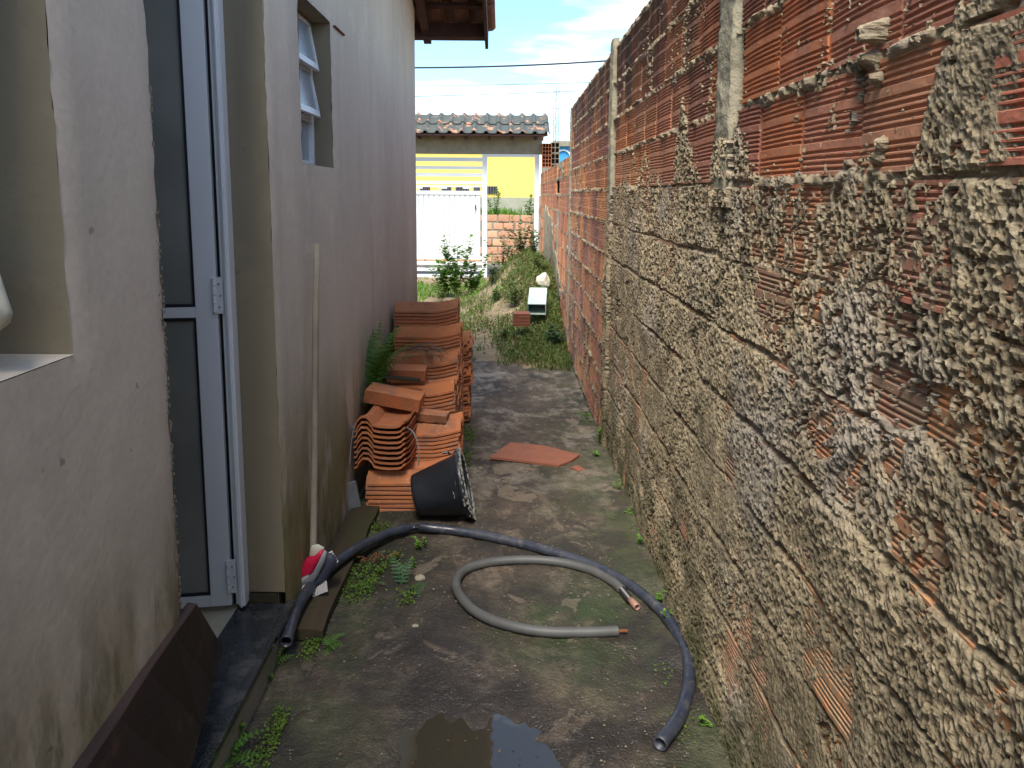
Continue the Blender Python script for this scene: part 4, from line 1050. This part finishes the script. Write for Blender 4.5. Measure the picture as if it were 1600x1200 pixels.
p = G(352, 1192); fern((p.x, p.y, .0), 9, .12, .026, M_FERN, 'bushy bright fern at the bottom edge beside the granite step', 10, R(-60), R(260), (25, 65))
def leafy(loc, n, h, ls, mat, label, seed, cat='weed', group=None, stems=3):
    e = empty('weed', loc, label, cat, group); rs = random.Random(seed)
    sm = MB(); lm = MB()
    for s in range(stems):
        a = rs.uniform(0, 6.28); lean = rs.uniform(.05, .5); top = Vector((math.cos(a)*lean*h, math.sin(a)*lean*h, h*rs.uniform(.6, 1.1)))
        t_ = tube([Vector((0, 0, 0)), top*.5+Vector((0, 0, .05*h)), top], lambda t: .0018*(1-.5*t)*max(1, h*3), 5); sm.add(t_.v, t_.f)
        for k in range(n):
            t = rs.uniform(.2, 1.05); b = top*t; az = rs.uniform(0, 6.28); d = Vector((math.cos(az), math.sin(az), rs.uniform(-.2, .6))).normalized(); sd = d.cross(Vector((0, 0, 1))).normalized(); l_ = ls*rs.uniform(.6, 1.2)
            nn = sd.cross(d)
            pts = [b, b+d*l_*.3+sd*l_*.3, b+d*l_*.7+sd*l_*.26+nn*l_*.05, b+d*l_, b+d*l_*.7-sd*l_*.26+nn*l_*.05, b+d*l_*.3-sd*l_*.3, b+d*l_*.5-nn*l_*.04]
            lm.add(pts, [(0, 1, 6), (1, 2, 6), (2, 3, 6), (3, 4, 6), (4, 5, 6), (5, 0, 6)])
    sm.build('stem', mat, e); lm.build('leaves', mat, e)['kind'] = 'stuff'
    return e
for i, (x, y, h, ls, n, lb) in enumerate((
    (408, 1085, .06, .022, 7, 'small round leaved weed against the granite step'), (395, 1110, .03, .014, 10, 'low clover like weed halfway along the granite step'),
    (420, 1075, .03, .012, 9, 'tiny weed in the corner beside the upright step fern'), (372, 1165, .05, .016, 9, 'leafy weed just behind the bushy bottom fern'),
    (915, 655, .09, .028, 7, 'leafy weed highest up the path at the brick wall foot'), (935, 690, .10, .028, 9, 'dense dark weed at the wall foot level with the red slab'),
    (933, 712, .05, .022, 7, 'small flat weed at the wall foot beside the red slab'), (968, 775, .08, .02, 8, 'slender weed climbing the wall foot past the red slab'),
    (984, 812, .04, .014, 8, 'tiny weed at the wall foot near the purple petal'), (1008, 860, .05, .015, 7, 'small weed at the wall foot near the pipe'),
    (1046, 950, .05, .016, 8, 'weed at the wall foot beside the taped copper end'), (1068, 985, .06, .014, 8, 'fine weed under the bend of the navy pipe'),
    (1130, 1150, .04, .014, 8, 'tiny weed at the wall foot at the bottom of the picture'), (655, 865, .05, .018, 9, 'small weed beneath the kink of the pipe'), (645, 895, .04, .016, 8, 'small weed beside the grey green fern'), (592, 905, .035, .016, 8, 'small weed between tiny fern and rusty wire'))):
    p = G(x, y, gz(4)); leafy((min(p.x, WR-.03), p.y, gz(p.y)+.002), n, h, ls, M_LEAF, lb, 100+i)
for (x, y, d, h, ls, n, st_, mt_, lb) in ((768, 440, 10.2, .3, .05, 24, 7, M_WEED, 'spiky weed on the left shoulder of the mound'), (785, 420, 10.8, .5, .05, 30, 9, M_WEED, 'tall grey green weed at the left of the mound crest'), (812, 420, 10.6, .5, .055, 34, 9, M_WEED, 'dense tall weed at the middle of the mound crest'), (838, 425, 10.5, .45, .05, 30, 8, M_WEED, 'tall weed at the wall end of the mound crest'), (805, 470, 9.0, .28, .05, 24, 7, M_WEED, 'weed above the rusty red block on the mound'), (866, 545, 7.7, .22, .05, 22, 7, M_FERN2, 'dark bushy weed at the wall where the path ends'), (790, 520, 8.0, .16, .04, 18, 6, M_WEED, 'low weed left of the rusty red block'), (695, 455, 11.8, .6, .09, 45, 9, M_LEAF, 'broad leaved weed left of the tall weed by the gate'), (712, 470, 11.6, .85, .085, 50, 11, M_LEAF, 'tall bright leafy weed in front of the white gate'), (738, 462, 11.9, .5, .08, 45, 9, M_LEAF, 'lower leafy weed beside the white gate post'), (690, 476, 11.2, .35, .06, 18, 5, M_WEED, 'short weed against the foot of the white gate'),
                         (823, 418, 11.0, .42, .05, 30, 8, M_WEED, 'bushy grey green weed on top of the soil mound by the wall'), (800, 425, 11.2, .36, .05, 26, 7, M_WEED, 'bushy weed on the crest of the mound under the gateway'), (842, 455, 9.8, .3, .045, 20, 6, M_WEED, 'weed behind the pale blue box at the wall'), (775, 470, 9.4, .2, .045, 18, 6, M_LEAF, 'low weed on the sandy flank of the mound')):
    p = P(x, y, d); leafy((p.x, p.y, sz(min(p.x, .6), p.y)-.01), n, h, ls, mt_, lb, int(x), stems=st_)
for (x, zb, h, lb) in ((773, .92, .55, 'green vine standing at the gateway in front of the yellow house'), (827, .92, .42, 'bright green bush on top of the low orange wall')):
    p = P(x, 330, 19.6); leafy((p.x, 19.6, .80), 34, h+.15, .08, M_LEAF, lb, int(x), stems=7)
# grass and ground cover
def blades(name, n, area, h, mat, zfun, seed, dens=None, wd=.004, kind='stuff'):
    rs = np.random.RandomState(seed); x = rs.uniform(area[0], area[1], n); y = rs.uniform(area[2], area[3], n)
    if dens is not None: kp = rs.rand(n) < dens(x, y); x, y = x[kp], y[kp]
    n = len(x); z = zfun(x, y); a = rs.uniform(0, 6.283, n); hh_ = h*rs.uniform(.4, 1.3, n); ln = rs.uniform(.1, .8, n); b = rs.uniform(0, 6.283, n)
    base = np.stack([x, y, z], -1); sd = np.stack([np.cos(a), np.sin(a), a*0], -1)*wd*rs.uniform(.6, 1.6, n)[:, None]
    mid = base+np.stack([np.cos(b)*ln*hh_*.35, np.sin(b)*ln*hh_*.35, hh_*.6], -1); tip = base+np.stack([np.cos(b)*ln*hh_, np.sin(b)*ln*hh_, hh_*(1-.3*ln)], -1)
    co = np.stack([base-sd, base+sd, mid+sd, tip, mid-sd], 1).reshape(-1, 3); i = np.arange(n)[:, None]*5
    q = np.concatenate([i+np.array([[0, 1, 2, 4]])], 0); tq = i+np.array([[4, 2, 3, 3]])
    tri = np.concatenate([i+np.array([[0, 1, 2]]), i+np.array([[0, 2, 4]]), i+np.array([[4, 2, 3]])], 0)
    o = raw(name, co, tri, mat, None, False); o['kind'] = kind; return o
dm = lambda x, y: np.clip(.03+1.1*sst(-.12, .3, x+.25*fbm(x*3, y*3, 77, 3))+.35*sst(.05, .35, fbm(x*2.2, y*2.2, 78, 3)), 0, 1)*sst(7.0, 7.5, y+.25*vn(x*5, y*5, 3))
blades('grass', 26000, (-.75, .57, 7.0, 13.5), .085, M_WEED, lambda x, y: soilz(x, y)-.005, 1, dm, .004)
blades('grass', 3500, (.15, .57, 6.9, 9.2), .09, M_WEED, lambda x, y: soilz(x, y)-.005, 2, lambda x, y: sst(.15, .5, x), .004)
blades('grass', 9000, (-3.4, -.4, 10.5, 14.5), .09, M_LEAF, lambda x, y: soilz(x, y)-.005, 3, lambda x, y: sst(-.1, .4, fbm(x*2, y*2, 79, 3)), .005)
blades('grass', 5000, (-3, 1.2, 19.25, 22), .30, M_LEAF, lambda x, y: x*0+.79, 4, lambda x, y: sst(-.2, .4, fbm(x*2, y*2, 80, 3)), .012)
def leafcover(name, n, area, mat, zfun, seed, dens, ls):
    rs = np.random.RandomState(seed); x = rs.uniform(area[0], area[1], n); y = rs.uniform(area[2], area[3], n); kp = rs.rand(n) < dens(x, y); x, y = x[kp], y[kp]; n = len(x)
    z = zfun(x, y)+rs.uniform(0, ls*2, n); d = rs.normal(size=(n, 3)); d[:, 2] *= .5; d /= np.linalg.norm(d, axis=1)[:, None]; e = rs.normal(size=(n, 3)); e -= d*(e*d).sum(1)[:, None]; e /= np.linalg.norm(e, axis=1)[:, None]
    s = ls*rs.uniform(.5, 1.3, n)[:, None]; b = np.stack([x, y, z], -1); co = np.stack([b, b+d*s*.5+e*s*.35, b+d*s, b+d*s*.5-e*s*.35], 1).reshape(-1, 3)
    q = np.arange(n)[:, None]*4+np.array([[0, 1, 2, 3]]); o = raw(name, co, q, mat, None, False); o['kind'] = 'stuff'; return o
leafcover('ground_cover', 22000, (-.7, .57, 7.3, 13), M_WEED, lambda x, y: soilz(x, y), 11, dm, .03)
leafcover('ground_cover', 5000, (-.5, .57, 7.0, 12), M_DRY, lambda x, y: soilz(x, y), 12, dm, .03)
pzv = lambda x, y: -.10*sst(3, 7, y)+.006
leafcover('moss', 5200, (.46, .60, 1.9, 6.9), M_MOSS, pzv, 13, lambda x, y: sst(.10, .45, fbm(x*3, y*4, 81, 3)+.9*(x-.5))*.9, .009)
leafcover('moss', 2600, (-.655, -.60, 1.6, 2.5), M_MOSS, lambda x, y: x*0+.004, 14, lambda x, y: sst(-.05, .4, fbm(x*9, y*5, 82, 3)), .009)
leafcover('moss', 5500, (-.60, -.33, 2.65, 3.35), M_MOSS, lambda x, y: x*0+.004, 15, lambda x, y: sst(.0, .4, fbm(x*9, y*7, 83, 3)), .010)
leafcover('moss', 2600, (-.29, -.20, 3.7, 5.3), M_MOSS, pzv, 16, lambda x, y: sst(-.2, .3, fbm(x*9, y*4, 84, 3)), .010)
leafcover('moss', 2000, (-.71, -.63, 3.82, 4.2), M_MOSS, lambda x, y: x*0+.42, 17, lambda x, y: x*0+1, .014)

rs = np.random.RandomState(31); n_ = 2600; gx = rs.uniform(-.68, .58, n_); gy = 1.7+5*rs.rand(n_)**1.4; gs = rs.uniform(.0012, .0042, n_)
keepg = ~((gx > -.3) & (gx < .2) & (gy < 2.25)); gx, gy, gs = gx[keepg], gy[keepg], gs[keepg]
gzv = -.10*sst(3, 7, gy)+.006*fbm(gx*3, gy*3, 3, 5)+.005+.006*fbm(gx*9, gy*7, 6, 4)
dirs = np.array([(1, 0, 0), (0, 1, 0), (-1, 0, 0), (0, -1, 0), (0, 0, .8), (0, 0, -.8)])
co = (np.stack([gx, gy, gzv], -1)[:, None, :]+dirs[None]*gs[:, None, None]*rs.uniform(.6, 1.4, (len(gx), 6, 1))).reshape(-1, 3)
tr_ = np.array([(0, 1, 4), (1, 2, 4), (2, 3, 4), (3, 0, 4), (1, 0, 5), (2, 1, 5), (3, 2, 5), (0, 3, 5)])
o = raw('grit', co, (np.arange(len(gx))[:, None, None]*6+tr_[None]).reshape(-1, 3), simple('grit_stone', (.22, .19, .15), (.07, .06, .045), 90, .9, 0, 60, 0, world=True), None, False); o['kind'] = 'stuff'
# small litter on the path: grit, leaf crumbs
leafcover('litter', 900, (-.5, .5, 1.7, 6.5), M_DRY, lambda x, y: -.10*sst(3, 7, y)+.004, 18, lambda x, y: x*0+.5, .010)

# ================================================================== THINGS ON THE MOUND
def tilt_box(name, c, w_, d_, h_, rot, label):
    e = empty(name, c, label, 'box'); e.rotation_euler = rot; t = .008
    MB().box((-w_/2, -d_/2, h_-t), (w_/2, d_/2, h_)).build('lid', M_TEAL, e)
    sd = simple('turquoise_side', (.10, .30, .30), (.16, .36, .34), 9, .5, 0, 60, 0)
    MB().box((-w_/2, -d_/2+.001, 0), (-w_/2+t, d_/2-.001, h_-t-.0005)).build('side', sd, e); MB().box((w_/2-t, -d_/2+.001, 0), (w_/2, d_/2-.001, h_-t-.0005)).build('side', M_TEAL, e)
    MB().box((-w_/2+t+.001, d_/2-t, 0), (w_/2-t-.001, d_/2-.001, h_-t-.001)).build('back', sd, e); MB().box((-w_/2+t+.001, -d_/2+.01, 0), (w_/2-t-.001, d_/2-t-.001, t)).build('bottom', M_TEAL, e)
    return e
c = P(839, 503, 8.3); tilt_box('metal_box', (c.x+.01, 8.45, .265), .19, .46, .125, (R(15), 0, R(-4)), 'pale blue open ended metal box lying in the weeds by the wall')
o = ribbed('clay_block', .17, .13, .13, M_RUSTB); c = P(815, 512, 8.0); o.location = (c.x, 7.95, c.z+.02); o.rotation_euler = (R(4), 0, R(4)); tag(o, 'rusty red ribbed block half buried left of the pale blue box', 'clay block')
c = P(850, 457, 9.3); o = rock('plastic_bag', (c.x-.02, 9.2, c.z+.15), .075, M_CLOTH, 'crumpled white bag against the brick wall behind the blue box', 'bag', seed=44, flat=1.25)
